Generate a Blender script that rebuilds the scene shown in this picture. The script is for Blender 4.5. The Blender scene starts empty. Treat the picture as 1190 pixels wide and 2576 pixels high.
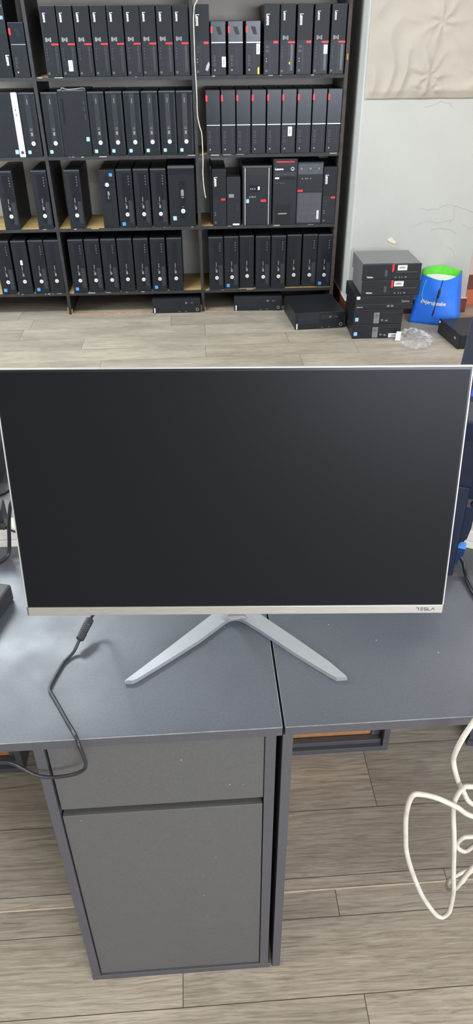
import bpy, bmesh, math, random
from mathutils import Vector, Matrix, noise
random.seed(7)
C = bpy.context.scene.collection
PI = math.pi

# ------------------------------------------------------------------ materials
def newmat(name):
    m = bpy.data.materials.new(name); m.use_nodes = True
    nt = m.node_tree; b = nt.nodes['Principled BSDF']
    return m, nt, b
def N(nt, t, **kw):
    n = nt.nodes.new(t)
    for k, v in kw.items(): setattr(n, k, v)
    return n
def simple(name, col, rough=.5, metal=0., var=.12, scale=40, bump=.0, spec=.5, stretch=(1,1,1), bscale=None, coat=0):
    m, nt, b = newmat(name)
    b.inputs['Roughness'].default_value = rough; b.inputs['Metallic'].default_value = metal
    b.inputs['Specular IOR Level'].default_value = spec; b.inputs['Coat Weight'].default_value = coat
    tc = N(nt, 'ShaderNodeTexCoord'); mp = N(nt, 'ShaderNodeMapping'); mp.inputs['Scale'].default_value = stretch
    nt.links.new(tc.outputs['Object'], mp.inputs['Vector'])
    no = N(nt, 'ShaderNodeTexNoise'); no.inputs['Scale'].default_value = scale; no.inputs['Detail'].default_value = 6
    nt.links.new(mp.outputs[0], no.inputs['Vector'])
    cr = N(nt, 'ShaderNodeValToRGB')
    cr.color_ramp.elements[0].position = .3; cr.color_ramp.elements[1].position = .7
    cr.color_ramp.elements[0].color = tuple(c*(1-var) for c in col)+(1,)
    cr.color_ramp.elements[1].color = tuple(min(1, c*(1+var)) for c in col)+(1,)
    nt.links.new(no.outputs['Fac'], cr.inputs['Fac']); nt.links.new(cr.outputs[0], b.inputs['Base Color'])
    if bump:
        bp = N(nt, 'ShaderNodeBump'); bp.inputs['Strength'].default_value = bump; bp.inputs['Distance'].default_value = .002
        if bscale:
            n2 = N(nt, 'ShaderNodeTexNoise'); n2.inputs['Scale'].default_value = bscale; n2.inputs['Detail'].default_value = 4
            nt.links.new(mp.outputs[0], n2.inputs['Vector']); nt.links.new(n2.outputs['Fac'], bp.inputs['Height'])
        else: nt.links.new(no.outputs['Fac'], bp.inputs['Height'])
        nt.links.new(bp.outputs[0], b.inputs['Normal'])
    return m
def ribbed(name, c1, c2, pitch, rough=.45):
    m, nt, b = newmat(name); b.inputs['Roughness'].default_value = rough; b.inputs['Specular IOR Level'].default_value = .2
    tc = N(nt, 'ShaderNodeTexCoord'); sx = N(nt, 'ShaderNodeSeparateXYZ'); nt.links.new(tc.outputs['Object'], sx.inputs[0])
    mu = N(nt, 'ShaderNodeMath', operation='MULTIPLY'); mu.inputs[1].default_value = 2*PI/pitch; nt.links.new(sx.outputs['Z'], mu.inputs[0])
    si = N(nt, 'ShaderNodeMath', operation='SINE'); nt.links.new(mu.outputs[0], si.inputs[0])
    mr = N(nt, 'ShaderNodeMapRange'); mr.inputs['From Min'].default_value = -1; nt.links.new(si.outputs[0], mr.inputs['Value'])
    mx = N(nt, 'ShaderNodeMix', data_type='RGBA'); mx.inputs['A'].default_value = c1+(1,); mx.inputs['B'].default_value = c2+(1,)
    nt.links.new(mr.outputs[0], mx.inputs['Factor']); nt.links.new(mx.outputs['Result'], b.inputs['Base Color'])
    bp = N(nt, 'ShaderNodeBump'); bp.inputs['Strength'].default_value = .6; bp.inputs['Distance'].default_value = .001
    nt.links.new(mr.outputs[0], bp.inputs['Height']); nt.links.new(bp.outputs[0], b.inputs['Normal'])
    return m
def meshed(name, c1, c2, pitch):
    m, nt, b = newmat(name); b.inputs['Roughness'].default_value = .4; b.inputs['Specular IOR Level'].default_value = .2
    tc = N(nt, 'ShaderNodeTexCoord'); mp = N(nt, 'ShaderNodeMapping'); mp.inputs['Rotation'].default_value = (0, PI/4, 0)
    nt.links.new(tc.outputs['Object'], mp.inputs[0])
    sx = N(nt, 'ShaderNodeSeparateXYZ'); nt.links.new(mp.outputs[0], sx.inputs[0])
    outs = []
    for ax in ('X', 'Z'):
        mu = N(nt, 'ShaderNodeMath', operation='MULTIPLY'); mu.inputs[1].default_value = 2*PI/pitch; nt.links.new(sx.outputs[ax], mu.inputs[0])
        si = N(nt, 'ShaderNodeMath', operation='SINE'); nt.links.new(mu.outputs[0], si.inputs[0]); outs.append(si)
    pr = N(nt, 'ShaderNodeMath', operation='MULTIPLY'); nt.links.new(outs[0].outputs[0], pr.inputs[0]); nt.links.new(outs[1].outputs[0], pr.inputs[1])
    mr = N(nt, 'ShaderNodeMapRange'); mr.inputs['From Min'].default_value = -.3; mr.inputs['From Max'].default_value = .6; nt.links.new(pr.outputs[0], mr.inputs['Value'])
    mx = N(nt, 'ShaderNodeMix', data_type='RGBA'); mx.inputs['A'].default_value = c1+(1,); mx.inputs['B'].default_value = c2+(1,)
    nt.links.new(mr.outputs[0], mx.inputs['Factor']); nt.links.new(mx.outputs['Result'], b.inputs['Base Color'])
    return m
def emis(name, col, s):
    m, nt, b = newmat(name); b.inputs['Base Color'].default_value = col+(1,)
    b.inputs['Emission Color'].default_value = col+(1,); b.inputs['Emission Strength'].default_value = s
    return m
def floor_mat():
    m, nt, b = newmat('oak_laminate'); b.inputs['Roughness'].default_value = .42; b.inputs['Specular IOR Level'].default_value = .45
    tc = N(nt, 'ShaderNodeTexCoord'); at = N(nt, 'ShaderNodeAttribute', attribute_name='tone', attribute_type='GEOMETRY')
    off = N(nt, 'ShaderNodeVectorMath', operation='SCALE'); off.inputs['Scale'].default_value = 37.
    nt.links.new(at.outputs['Vector'], off.inputs[0])
    ad = N(nt, 'ShaderNodeVectorMath', operation='ADD'); nt.links.new(tc.outputs['Object'], ad.inputs[0]); nt.links.new(off.outputs[0], ad.inputs[1])
    # warp
    mpw = N(nt, 'ShaderNodeMapping'); mpw.inputs['Scale'].default_value = (2.2, 7., 1); nt.links.new(ad.outputs[0], mpw.inputs[0])
    nw = N(nt, 'ShaderNodeTexNoise'); nw.inputs['Scale'].default_value = 1.6; nw.inputs['Detail'].default_value = 3; nt.links.new(mpw.outputs[0], nw.inputs['Vector'])
    # long grain
    mp = N(nt, 'ShaderNodeMapping'); mp.inputs['Scale'].default_value = (2.3, 84, 1); nt.links.new(ad.outputs[0], mp.inputs[0])
    sc = N(nt, 'ShaderNodeVectorMath', operation='SCALE'); sc.inputs['Scale'].default_value = 3.2; nt.links.new(nw.outputs['Color'], sc.inputs[0])
    a2 = N(nt, 'ShaderNodeVectorMath', operation='ADD'); nt.links.new(mp.outputs[0], a2.inputs[0]); nt.links.new(sc.outputs[0], a2.inputs[1])
    g = N(nt, 'ShaderNodeTexNoise'); g.inputs['Scale'].default_value = 2.2; g.inputs['Detail'].default_value = 8; g.inputs['Roughness'].default_value = .66
    nt.links.new(a2.outputs[0], g.inputs['Vector'])
    mp3 = N(nt, 'ShaderNodeMapping'); mp3.inputs['Scale'].default_value = (15, 420, 1); nt.links.new(ad.outputs[0], mp3.inputs[0])
    g3 = N(nt, 'ShaderNodeTexNoise'); g3.inputs['Scale'].default_value = 1.; g3.inputs['Detail'].default_value = 4; nt.links.new(mp3.outputs[0], g3.inputs['Vector'])
    r1 = N(nt, 'ShaderNodeValToRGB'); e = r1.color_ramp.elements
    e[0].position = .30; e[0].color = (.235, .198, .148, 1); e[1].position = .66; e[1].color = (.47, .418, .335, 1)
    x = e.new(.46); x.color = (.365, .315, .245, 1)
    nt.links.new(g.outputs['Fac'], r1.inputs['Fac'])
    r3 = N(nt, 'ShaderNodeMapRange'); r3.inputs['From Min'].default_value = .33; r3.inputs['From Max'].default_value = .55; r3.inputs['To Min'].default_value = .76; nt.links.new(g3.outputs['Fac'], r3.inputs['Value'])
    # broad tone patches + knots
    mp4 = N(nt, 'ShaderNodeMapping'); mp4.inputs['Scale'].default_value = (1.4, 5, 1); nt.links.new(ad.outputs[0], mp4.inputs[0])
    g4 = N(nt, 'ShaderNodeTexNoise'); g4.inputs['Scale'].default_value = 1.7; g4.inputs['Detail'].default_value = 3; nt.links.new(mp4.outputs[0], g4.inputs['Vector'])
    r4 = N(nt, 'ShaderNodeMapRange'); r4.inputs['From Min'].default_value = .3; r4.inputs['From Max'].default_value = .7; r4.inputs['To Min'].default_value = .80; r4.inputs['To Max'].default_value = 1.12; nt.links.new(g4.outputs['Fac'], r4.inputs['Value'])
    vo = N(nt, 'ShaderNodeTexVoronoi'); vo.inputs['Scale'].default_value = 1.; mp5 = N(nt, 'ShaderNodeMapping'); mp5.inputs['Scale'].default_value = (1.7, 4.2, 1)
    nt.links.new(ad.outputs[0], mp5.inputs[0]); nt.links.new(mp5.outputs[0], vo.inputs['Vector'])
    rk = N(nt, 'ShaderNodeMapRange'); rk.inputs['From Min'].default_value = .0; rk.inputs['From Max'].default_value = .13; rk.inputs['To Min'].default_value = .62; nt.links.new(vo.outputs['Distance'], rk.inputs['Value'])
    m1 = N(nt, 'ShaderNodeMath', operation='MULTIPLY'); nt.links.new(r3.outputs[0], m1.inputs[0]); nt.links.new(r4.outputs[0], m1.inputs[1])
    m2 = N(nt, 'ShaderNodeMath', operation='MULTIPLY'); nt.links.new(m1.outputs[0], m2.inputs[0]); nt.links.new(rk.outputs[0], m2.inputs[1])
    sp = N(nt, 'ShaderNodeSeparateXYZ'); nt.links.new(at.outputs['Vector'], sp.inputs[0])
    rt = N(nt, 'ShaderNodeMapRange'); rt.inputs['To Min'].default_value = .88; rt.inputs['To Max'].default_value = 1.1; nt.links.new(sp.outputs['X'], rt.inputs['Value'])
    m3 = N(nt, 'ShaderNodeMath', operation='MULTIPLY'); nt.links.new(m2.outputs[0], m3.inputs[0]); nt.links.new(rt.outputs[0], m3.inputs[1])
    vm = N(nt, 'ShaderNodeVectorMath', operation='SCALE'); nt.links.new(r1.outputs[0], vm.inputs[0]); nt.links.new(m3.outputs[0], vm.inputs['Scale'])
    nt.links.new(vm.outputs[0], b.inputs['Base Color'])
    bp = N(nt, 'ShaderNodeBump'); bp.inputs['Strength'].default_value = .25; bp.inputs['Distance'].default_value = .001
    nt.links.new(g3.outputs['Fac'], bp.inputs['Height']); nt.links.new(bp.outputs[0], b.inputs['Normal'])
    return m
def wall_mat(name, col, crack=True):
    m, nt, b = newmat(name); b.inputs['Roughness'].default_value = .85
    tc = N(nt, 'ShaderNodeTexCoord')
    n1 = N(nt, 'ShaderNodeTexNoise'); n1.inputs['Scale'].default_value = 2.2; n1.inputs['Detail'].default_value = 5; nt.links.new(tc.outputs['Object'], n1.inputs['Vector'])
    cr = N(nt, 'ShaderNodeValToRGB'); e = cr.color_ramp.elements; e[0].position = .3; e[1].position = .7
    e[0].color = tuple(c*.93 for c in col)+(1,); e[1].color = tuple(min(1, c*1.03) for c in col)+(1,); nt.links.new(n1.outputs['Fac'], cr.inputs['Fac'])
    nt.links.new(cr.outputs[0], b.inputs['Base Color'])
    n2 = N(nt, 'ShaderNodeTexNoise'); n2.inputs['Scale'].default_value = 35; n2.inputs['Detail'].default_value = 6; nt.links.new(tc.outputs['Object'], n2.inputs['Vector'])
    bp = N(nt, 'ShaderNodeBump'); bp.inputs['Strength'].default_value = .35; bp.inputs['Distance'].default_value = .004
    nt.links.new(n2.outputs['Fac'], bp.inputs['Height']); nt.links.new(bp.outputs[0], b.inputs['Normal'])
    return m
def desk_mat(name, col, rough):
    m, nt, b = newmat(name)
    tc = N(nt, 'ShaderNodeTexCoord')
    n1 = N(nt, 'ShaderNodeTexNoise'); n1.inputs['Scale'].default_value = 260; n1.inputs['Detail'].default_value = 2; nt.links.new(tc.outputs['Object'], n1.inputs['Vector'])
    cr = N(nt, 'ShaderNodeValToRGB'); e = cr.color_ramp.elements; e[0].position = .3; e[1].position = .7
    e[0].color = tuple(c*.92 for c in col)+(1,); e[1].color = tuple(c*1.08 for c in col)+(1,); nt.links.new(n1.outputs['Fac'], cr.inputs['Fac'])
    # faint smudges and dust specks
    n2 = N(nt, 'ShaderNodeTexNoise'); n2.inputs['Scale'].default_value = 11; n2.inputs['Detail'].default_value = 6; nt.links.new(tc.outputs['Object'], n2.inputs['Vector'])
    mr = N(nt, 'ShaderNodeMapRange'); mr.inputs['From Min'].default_value = .35; mr.inputs['From Max'].default_value = .68; mr.inputs['To Min'].default_value = rough-.05; mr.inputs['To Max'].default_value = rough+.07
    nt.links.new(n2.outputs['Fac'], mr.inputs['Value']); nt.links.new(mr.outputs[0], b.inputs['Roughness'])
    vo = N(nt, 'ShaderNodeTexVoronoi'); vo.inputs['Scale'].default_value = 42; nt.links.new(tc.outputs['Object'], vo.inputs['Vector'])
    lt = N(nt, 'ShaderNodeMath', operation='LESS_THAN'); lt.inputs[1].default_value = .045; nt.links.new(vo.outputs['Distance'], lt.inputs[0])
    vs = N(nt, 'ShaderNodeSeparateColor'); nt.links.new(vo.outputs['Color'], vs.inputs[0])
    gt = N(nt, 'ShaderNodeMath', operation='GREATER_THAN'); gt.inputs[1].default_value = .82; nt.links.new(vs.outputs[0], gt.inputs[0])
    an = N(nt, 'ShaderNodeMath', operation='MULTIPLY'); nt.links.new(lt.outputs[0], an.inputs[0]); nt.links.new(gt.outputs[0], an.inputs[1])
    mx = N(nt, 'ShaderNodeMix', data_type='RGBA'); mx.inputs['B'].default_value = (.4, .41, .43, 1)
    nt.links.new(an.outputs[0], mx.inputs['Factor']); nt.links.new(cr.outputs[0], mx.inputs['A']); nt.links.new(mx.outputs['Result'], b.inputs['Base Color'])
    bp = N(nt, 'ShaderNodeBump'); bp.inputs['Strength'].default_value = .12; bp.inputs['Distance'].default_value = .0005
    nt.links.new(n1.outputs['Fac'], bp.inputs['Height']); nt.links.new(bp.outputs[0], b.inputs['Normal'])
    return m

M = dict(
    black=simple('black_case', (.012, .0135, .0155), .42, bump=.15, bscale=900, spec=.3),
    blackf=simple('black_front', (.017, .019, .024), .38, bump=.1, bscale=700, spec=.3),
    dark=simple('dark_slot', (.008, .009, .011), .4),
    glossy=simple('glossy_black', (.012, .016, .024), .25),
    greyp=simple('grey_plastic', (.06, .065, .075), .4),
    lgrey=simple('light_grey_plastic', (.30, .31, .33), .4),
    rib=ribbed('ribbed_black', (.006, .0075, .0095), (.022, .025, .031), .0052),
    mesh=meshed('perforated_black', (.010, .0115, .0135), (.028, .031, .035), .0052),
    column=simple('column_panel', (.010, .012, .017), .3, spec=.3),
    columnl=simple('column_panel_light', (.026, .030, .038), .3),
    red=simple('red_plastic', (.75, .03, .035), .4, var=.05),
    white=simple('white_print', (.80, .80, .78), .5, var=.03),
    offw=simple('sticker_white', (.74, .75, .70), .5, var=.05),
    ink=simple('grey_ink', (.22, .22, .23), .5),
    blue=simple('blue_sticker', (.08, .30, .80), .35, var=.15, scale=120),
    lblue=simple('light_blue_sticker', (.36, .60, .86), .35, var=.1, scale=120),
    teal=simple('teal_sticker', (.30, .66, .66), .35),
    yellow=simple('yellow_sticker', (.80, .72, .08), .5),
    silver=simple('silver', (.62, .62, .62), .32, 1., var=.04),
    neck=simple('satin_metal', (.30, .29, .275), .42, .5, var=.03), silverp=simple('silver_paint', (.37, .385, .40), .38, .4, var=.03),
    steel=simple('dark_steel', (.25, .25, .255), .36, .5, var=.06, scale=14),
    shelfp=simple('black_shelf_paint', (.022, .022, .025), .6, var=.3, scale=22, bump=.3, bscale=120),
    wood=simple('bare_plywood', (.52, .35, .13), .6, var=.16, scale=9, stretch=(1, 5, 1), bump=.1),
    arris=simple('worn_arris', (.25, .25, .26), .5, var=.3, scale=90), chip=simple('chipped_wood', (.42, .38, .33), .8, var=.3, scale=60),
    orange=simple('orange_raw_wood', (.42, .22, .12), .7, var=.25, scale=40),
    floor=floor_mat(), gap=simple('plank_gap', (.03, .026, .022), .8),
    lline=simple('pale_seam', (.62, .50, .36), .7),
    wallw=wall_mat('white_plaster', (.49, .485, .45)), walll=wall_mat('white_wall_lower', (.80, .80, .78)), wallb=wall_mat('taupe_plaster', (.70, .64, .57)),
    wallp=wall_mat('pinkish_plaster', (.66, .50, .40)), ceil=wall_mat('ceiling_white', (.8, .8, .78)),
    maroon=simple('maroon_baseboard', (.17, .045, .028), .45, var=.22, scale=14, bump=.15),
    redstep=simple('red_threshold', (.50, .14, .07), .5, var=.15, scale=8),
    crack=simple('crack_grey', (.36, .35, .33), .9), chipc=simple('exposed_plaster', (.72, .64, .48), .9, var=.15, scale=30),
    paper=simple('crumpled_kraft_paper', (.42, .375, .31), .45, var=.07, scale=3, bump=.2, bscale=60),
    desk=desk_mat('anthracite_top', (.088, .095, .112), .36),
    deskf=desk_mat('anthracite_board', (.096, .094, .092), .5),
    deskd=desk_mat('anthracite_edge', (.076, .074, .082), .5),
    mdf=simple('brown_hardboard', (.42, .19, .07), .7, var=.14, scale=60),
    screen=simple('matte_screen', (.0075, .008, .0100), .36, var=.02, spec=.16),
    bezel=simple('screen_bezel', (.008, .008, .009), .3),
    brushed=simple('brushed_aluminium', (.55, .53, .485), .34, .75, var=.10, scale=30, stretch=(1.2, 30, 60)),
    frame=simple('silver_frame', (.66, .655, .64), .3, .6, var=.03),
    cablek=simple('black_cable', (.022, .022, .026), .35), cablew=simple('white_cable', (.58, .54, .46), .5, var=.16, scale=35),
    rubber=simple('black_rubber', (.03, .03, .033), .5, bump=.2, bscale=300),
    bagb=simple('blue_bag', (.02, .20, 1.0), .5, var=.12, scale=8, bump=.2, bscale=30), bagg=simple('green_lining', (.10, .55, .03), .6),
    cream=simple('cream_plastic', (.74, .70, .62), .35, var=.02), whitep=simple('white_plastic', (.80, .82, .80), .3, var=.02),
    navy=simple('navy_plastic', (.016, .020, .040), .4), vga=simple('blue_plug', (.010, .035, .11), .5), navym=simple('matte_navy', (.010, .013, .026), .8, spec=.12), shelfb=simple('brownish_shelf_paint', (.060, .044, .038), .65, var=.35, scale=25),
    fabric=simple('black_fabric', (.016, .018, .024), .9, var=.3, scale=180, bump=.5, bscale=500),
)
def clear_mat():
    m, nt, b = newmat('clear_film'); b.inputs['Base Color'].default_value = (.93, .94, .93, 1)
    b.inputs['Roughness'].default_value = .12; b.inputs['Alpha'].default_value = .26; b.inputs['Specular IOR Level'].default_value = .8
    tc = N(nt, 'ShaderNodeTexCoord'); no = N(nt, 'ShaderNodeTexNoise'); no.inputs['Scale'].default_value = 55
    nt.links.new(tc.outputs['Object'], no.inputs['Vector']); mr = N(nt, 'ShaderNodeMapRange'); mr.inputs['From Min'].default_value = .4; mr.inputs['From Max'].default_value = .75
    mr.inputs['To Min'].default_value = .02; mr.inputs['To Max'].default_value = .26; nt.links.new(no.outputs['Fac'], mr.inputs['Value']); nt.links.new(mr.outputs[0], b.inputs['Alpha'])
    return m
M['clear'] = clear_mat()

# ------------------------------------------------------------------ mesh helpers
def box(bm, x0, x1, y0, y1, z0, z1, bev=0, seg=2):
    co = [(x0,y0,z0),(x1,y0,z0),(x1,y1,z0),(x0,y1,z0),(x0,y0,z1),(x1,y0,z1),(x1,y1,z1),(x0,y1,z1)]
    v = [bm.verts.new(c) for c in co]
    fs = [bm.faces.new([v[i] for i in f]) for f in ((0,3,2,1),(4,5,6,7),(0,1,5,4),(1,2,6,5),(2,3,7,6),(3,0,4,7))]
    if bev:
        es = list({e for f in fs for e in f.edges})
        bmesh.ops.bevel(bm, geom=es, offset=bev, segments=seg, affect='EDGES', profile=.6)
def prism(bm, pts, z0, z1, bev=0):
    a = [bm.verts.new((p[0], p[1], z0)) for p in pts]; b = [bm.verts.new((p[0], p[1], z1)) for p in pts]
    n = len(pts); fs = [bm.faces.new(list(reversed(a))), bm.faces.new(b)]
    for i in range(n): fs.append(bm.faces.new((a[i], a[(i+1) % n], b[(i+1) % n], b[i])))
    if bev:
        top = [e for e in fs[1].edges]; bmesh.ops.bevel(bm, geom=top, offset=bev, segments=2, affect='EDGES')
def prism_xz(bm, pts, y0, y1):
    a = [bm.verts.new((p[0], y0, p[1])) for p in pts]; b = [bm.verts.new((p[0], y1, p[1])) for p in pts]; n = len(pts)
    bm.faces.new(a); bm.faces.new(list(reversed(b)))
    for i in range(n): bm.faces.new((a[(i+1) % n], a[i], b[i], b[(i+1) % n]))
def disc(bm, x, z, r, y0, y1, seg=20, rx=None):
    prism_xz(bm, [(x+(rx or r)*math.cos(2*PI*i/seg), z+r*math.sin(2*PI*i/seg)) for i in range(seg)], y0, y1)
def ring(bm, x, z, r, w, y0, y1, seg=24):
    for i in range(seg):
        a, b = 2*PI*i/seg, 2*PI*(i+1)/seg
        prism_xz(bm, [(x+r*math.cos(a), z+r*math.sin(a)), (x+r*math.cos(b), z+r*math.sin(b)), (x+(r-w)*math.cos(b), z+(r-w)*math.sin(b)), (x+(r-w)*math.cos(a), z+(r-w)*math.sin(a))], y0, y1)
def rrect(bm, x0, x1, z0, z1, y0, y1, r=.003):
    pts = []
    for cx, cz, a0 in ((x1-r, z0+r, -PI/2), (x1-r, z1-r, 0), (x0+r, z1-r, PI/2), (x0+r, z0+r, PI)):
        for k in range(4):
            a = a0+PI/2*k/3; pts.append((cx+r*math.cos(a), cz+r*math.sin(a)))
    prism_xz(bm, pts, y0, y1)
def catmull(pts, n=8):
    P = [Vector(p) for p in pts]; P = [P[0]*2-P[1]]+P+[P[-1]*2-P[-2]]; out = []
    for i in range(1, len(P)-2):
        for k in range(n):
            t = k/n; a, b, c, d = P[i-1], P[i], P[i+1], P[i+2]
            out.append(.5*((2*b)+(c-a)*t+(2*a-5*b+4*c-d)*t*t+(3*b-a-3*c+d)*t**3))
    out.append(P[-2]); return out
def tube(bm, pts, r, seg=10, n=8, smooth=True):
    path = catmull(pts, n) if smooth else [Vector(p) for p in pts]
    up = Vector((0, 0, 1)); prev = None; rings = []
    for i, p in enumerate(path):
        t = (path[min(i+1, len(path)-1)]-path[max(i-1, 0)]).normalized()
        if prev is None:
            nrm = t.cross(up); nrm = nrm.normalized() if nrm.length > 1e-3 else t.cross(Vector((1, 0, 0))).normalized()
        else: nrm = (prev-t*prev.dot(t)).normalized()
        prev = nrm; bi = t.cross(nrm)
        rings.append([bm.verts.new(p+r*(nrm*math.cos(2*PI*k/seg)+bi*math.sin(2*PI*k/seg))) for k in range(seg)])
    for a, b in zip(rings, rings[1:]):
        for k in range(seg): f = bm.faces.new((a[k], a[(k+1) % seg], b[(k+1) % seg], b[k])); f.smooth = True
    bm.faces.new(rings[0]); bm.faces.new(rings[-1])
def text(bm, s, size, M4, bold=.0, depth=.0004, align='LEFT', fit=None):
    cu = bpy.data.curves.new('t', 'FONT'); cu.body = s; cu.size = size; cu.extrude = depth; cu.offset = bold; cu.align_x = align; cu.resolution_u = 3
    o = bpy.data.objects.new('t', cu); C.objects.link(o); dg = bpy.context.evaluated_depsgraph_get()
    me = bpy.data.meshes.new_from_object(o.evaluated_get(dg)); bpy.data.objects.remove(o)
    if fit:
        xs = [v.co.x for v in me.vertices]; w = max(xs)-min(xs); k = fit/w
        for v in me.vertices: v.co.x = (v.co.x-min(xs))*k
    me.transform(M4); bm.from_mesh(me); bpy.data.meshes.remove(me)
# text plane facing -y (x right, z up): rotate 90 about X
TXT = Matrix.Rotation(PI/2, 4, 'X')
def obj(name, bm, mat, parent=None, smooth=False, off=None):
    me = bpy.data.meshes.new(name); bmesh.ops.recalc_face_normals(bm, faces=bm.faces); 
    if off is not None: bmesh.ops.translate(bm, verts=bm.verts, vec=-Vector(off))
    bm.to_mesh(me); bm.free(); me.materials.append(mat)
    if smooth:
        for p in me.polygons: p.use_smooth = True
    o = bpy.data.objects.new(name, me); C.objects.link(o); o.parent = parent
    return o
def tag(o, label, cat, group=None):
    o['label'] = label; o['category'] = cat
    if group: o['group'] = group
    return o
def thing(name, loc, rz=0, label=None, cat=None, group=None):
    o = bpy.data.objects.new(name, None); C.objects.link(o); o.empty_display_size = .05
    o.location = loc; o.rotation_euler = (0, 0, rz)
    if label: tag(o, label, cat, group)
    return o
def struct(o): o['kind'] = 'structure'; return o
def B(): return bmesh.new()
def copy_tree(o, parent=None):
    c = o.copy(); C.objects.link(c); c.parent = parent
    for ch in list(o.children): copy_tree(ch, c)
    return c

# ------------------------------------------------------------------ frames
DD, DY = .0158, .6686                      # desk frame rotation / front edge
cD, sD = math.cos(DD), math.sin(DD)
def dk(u, v, z=0): return (u*cD-v*sD, u*sD+v*cD+DY, z)
SY = 4.7233                                # shelf front plane
ZS = [1.3557, .9521, .5447, .143]
FLOOR_PTS = None

# ------------------------------------------------------------------ room shell
bm = B(); tl = bm.loops.layers.float_color.new('tone')
def plank(x0, x1, v0, v1):
    g = .0007; c = (random.random(), random.random(), random.random(), 1)
    q = [(x0+g, v0+g), (x1-g, v0+g), (x1-g, v1-g), (x0+g, v1-g)]
    vs = [bm.verts.new(Vector(dk(a, b, 0))) for a, b in q]; f = bm.faces.new(vs)
    for l in f.loops: l[tl] = c
rows = [-3.0]
vs_ = [.607-DY, .758-DY, .817-DY, .846-DY, 1.010-DY, 1.19-DY]
lo = vs_[0]; below = []
while lo > -3.2: lo -= .164; below.append(lo)
rows = sorted(below)+vs_
hi = vs_[-1]
while hi < 5.2: hi += .182; rows.append(hi)
spec = {vs_[0]: [-1.3, -.087, 1.15], vs_[1]: [-.95, .252, 1.5], vs_[2]: [-.7, .507, 1.7], vs_[3]: [-.9, .95], vs_[4]: [-.85, .392, 1.6]}
for a, b in zip(rows, rows[1:]):
    if a in spec: xs = [-4]+spec[a]+[5]
    else:
        x = -4-random.random(); xs = [x]
        while x < 5: x += random.choice((1.15, 1.25, .9)); xs.append(x)
    for p, q in zip(xs, xs[1:]): plank(p, q, a, b)
fl = struct(obj('floor', bm, M['floor']))
bm = B(); box(bm, -4.2, 5.2, -3.2, 6.5, -.05, -.0006); sub = struct(obj('trim_1', bm, M['gap']))
bm = B(); q = [dk(-3.5, .817-DY-.0015), dk(4.5, .817-DY-.0015), dk(4.5, .817-DY+.0012), dk(-3.5, .817-DY+.0012)]
prism(bm, [(p[0], p[1]) for p in q], .0001, .0012); struct(obj('trim_2', bm, M['lline']))

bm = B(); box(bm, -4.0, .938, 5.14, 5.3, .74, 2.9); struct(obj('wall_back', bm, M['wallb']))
bm = B(); box(bm, -4.0, .938, 5.139, 5.3, 0, .74); struct(obj('wall_back_lower', bm, M['walll']))  # back wall is coloured white below this height, taupe above
bm = B(); box(bm, -4.0, .934, 5.122, 5.139, 0, .093); struct(obj('baseboard_back', bm, M['maroon']))
# pier that stands forward of the shelf on the right
bm = B(); box(bm, .938, 1.734, 4.59, 5.3, 0, 2.9, .009, 3); struct(obj('wall_right', bm, M['wallw']))
bm = B()
for (a, b, z0, z1) in ((.930, 1.742, 0, .092),):
    box(bm, a, b, 4.582, 4.5899, z0, z1, .0015); box(bm, a, .9379, 4.59, 5.12, z0, z1, .0015); box(bm, 1.7341, b, 4.59, 4.72, z0, z1, .0015)
struct(obj('baseboard_right', bm, M['maroon']))
bm = B()
box(bm, .931, 1.741, 4.583, 4.5899, .0925, .099, .001); box(bm, .931, .9379, 4.59, 5.12, .0925, .099, .001)
struct(obj('trim_3', bm, M['cream']))
bm = B(); box(bm, 1.742, 4.2, 4.745, 4.9, .2, 2.9); box(bm, 1.742, 4.2, 4.75, 4.9, 0, .2); struct(obj('wall_niche', bm, M['wallp']))
bm = B(); box(bm, 1.742, 4.2, 4.735, 4.7499, .107, .2, .002); struct(obj('baseboard_niche', bm, M['maroon']))
bm = B(); box(bm, 1.742, 4.2, 4.715, 4.7499, .0, .106, .004); struct(obj('trim_4', bm, M['redstep']))
# cracks and a chip in the plaster
def strip(bm, pts, w, y):
    for (a, b) in zip(pts, pts[1:]):
        a, b = Vector(a), Vector(b); d = (b-a).normalized(); n = Vector((-d.y, d.x))*w/2
        prism_xz(bm, [tuple(a+n), tuple(b+n), tuple(b-n), tuple(a-n)], y-.0004, y+.0003)
def jag(pts, n=5, amp=.004):
    out = []
    for (a, b) in zip(pts, pts[1:]):
        for k in range(n):
            t = k/n; out.append((a[0]+(b[0]-a[0])*t+random.uniform(-amp, amp), a[1]+(b[1]-a[1])*t+random.uniform(-amp, amp)))
    out.append(pts[-1]); return out
bm = B()
for pts, w in (([(1.345, .655), (1.40, .642), (1.459, .649), (1.50, .668), (1.542, .673), (1.60, .655), (1.686, .627), (1.73, .618)], .0024),
               ([(1.56, .66), (1.575, .60), (1.548, .565)], .0015), ([(1.32, .55), (1.40, .585), (1.47, .568), (1.56, .58)], .0016),
               ([(1.44, .53), (1.50, .535), (1.56, .528), (1.60, .50)], .0022), ([(1.30, 1.196), (1.345, 1.205), (1.39, 1.222), (1.44, 1.217), (1.47, 1.19)], .002),
               ([(1.55, .43), (1.60, .40), (1.62, .35)], .0016), ([(1.62, .56), (1.68, .53), (1.72, .545)], .0016)):
    strip(bm, jag(pts), w, 4.5897)
struct(obj('trim_5', bm, M['crack']))
bm = B(); pts = [(1.178, .482), (1.20, .485), (1.212, .472), (1.228, .458), (1.222, .446), (1.205, .452), (1.186, .462), (1.172, .470)]
prism_xz(bm, pts, 4.586, 4.5905); struct(obj('trim_6', bm, M['chipc']))
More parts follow.
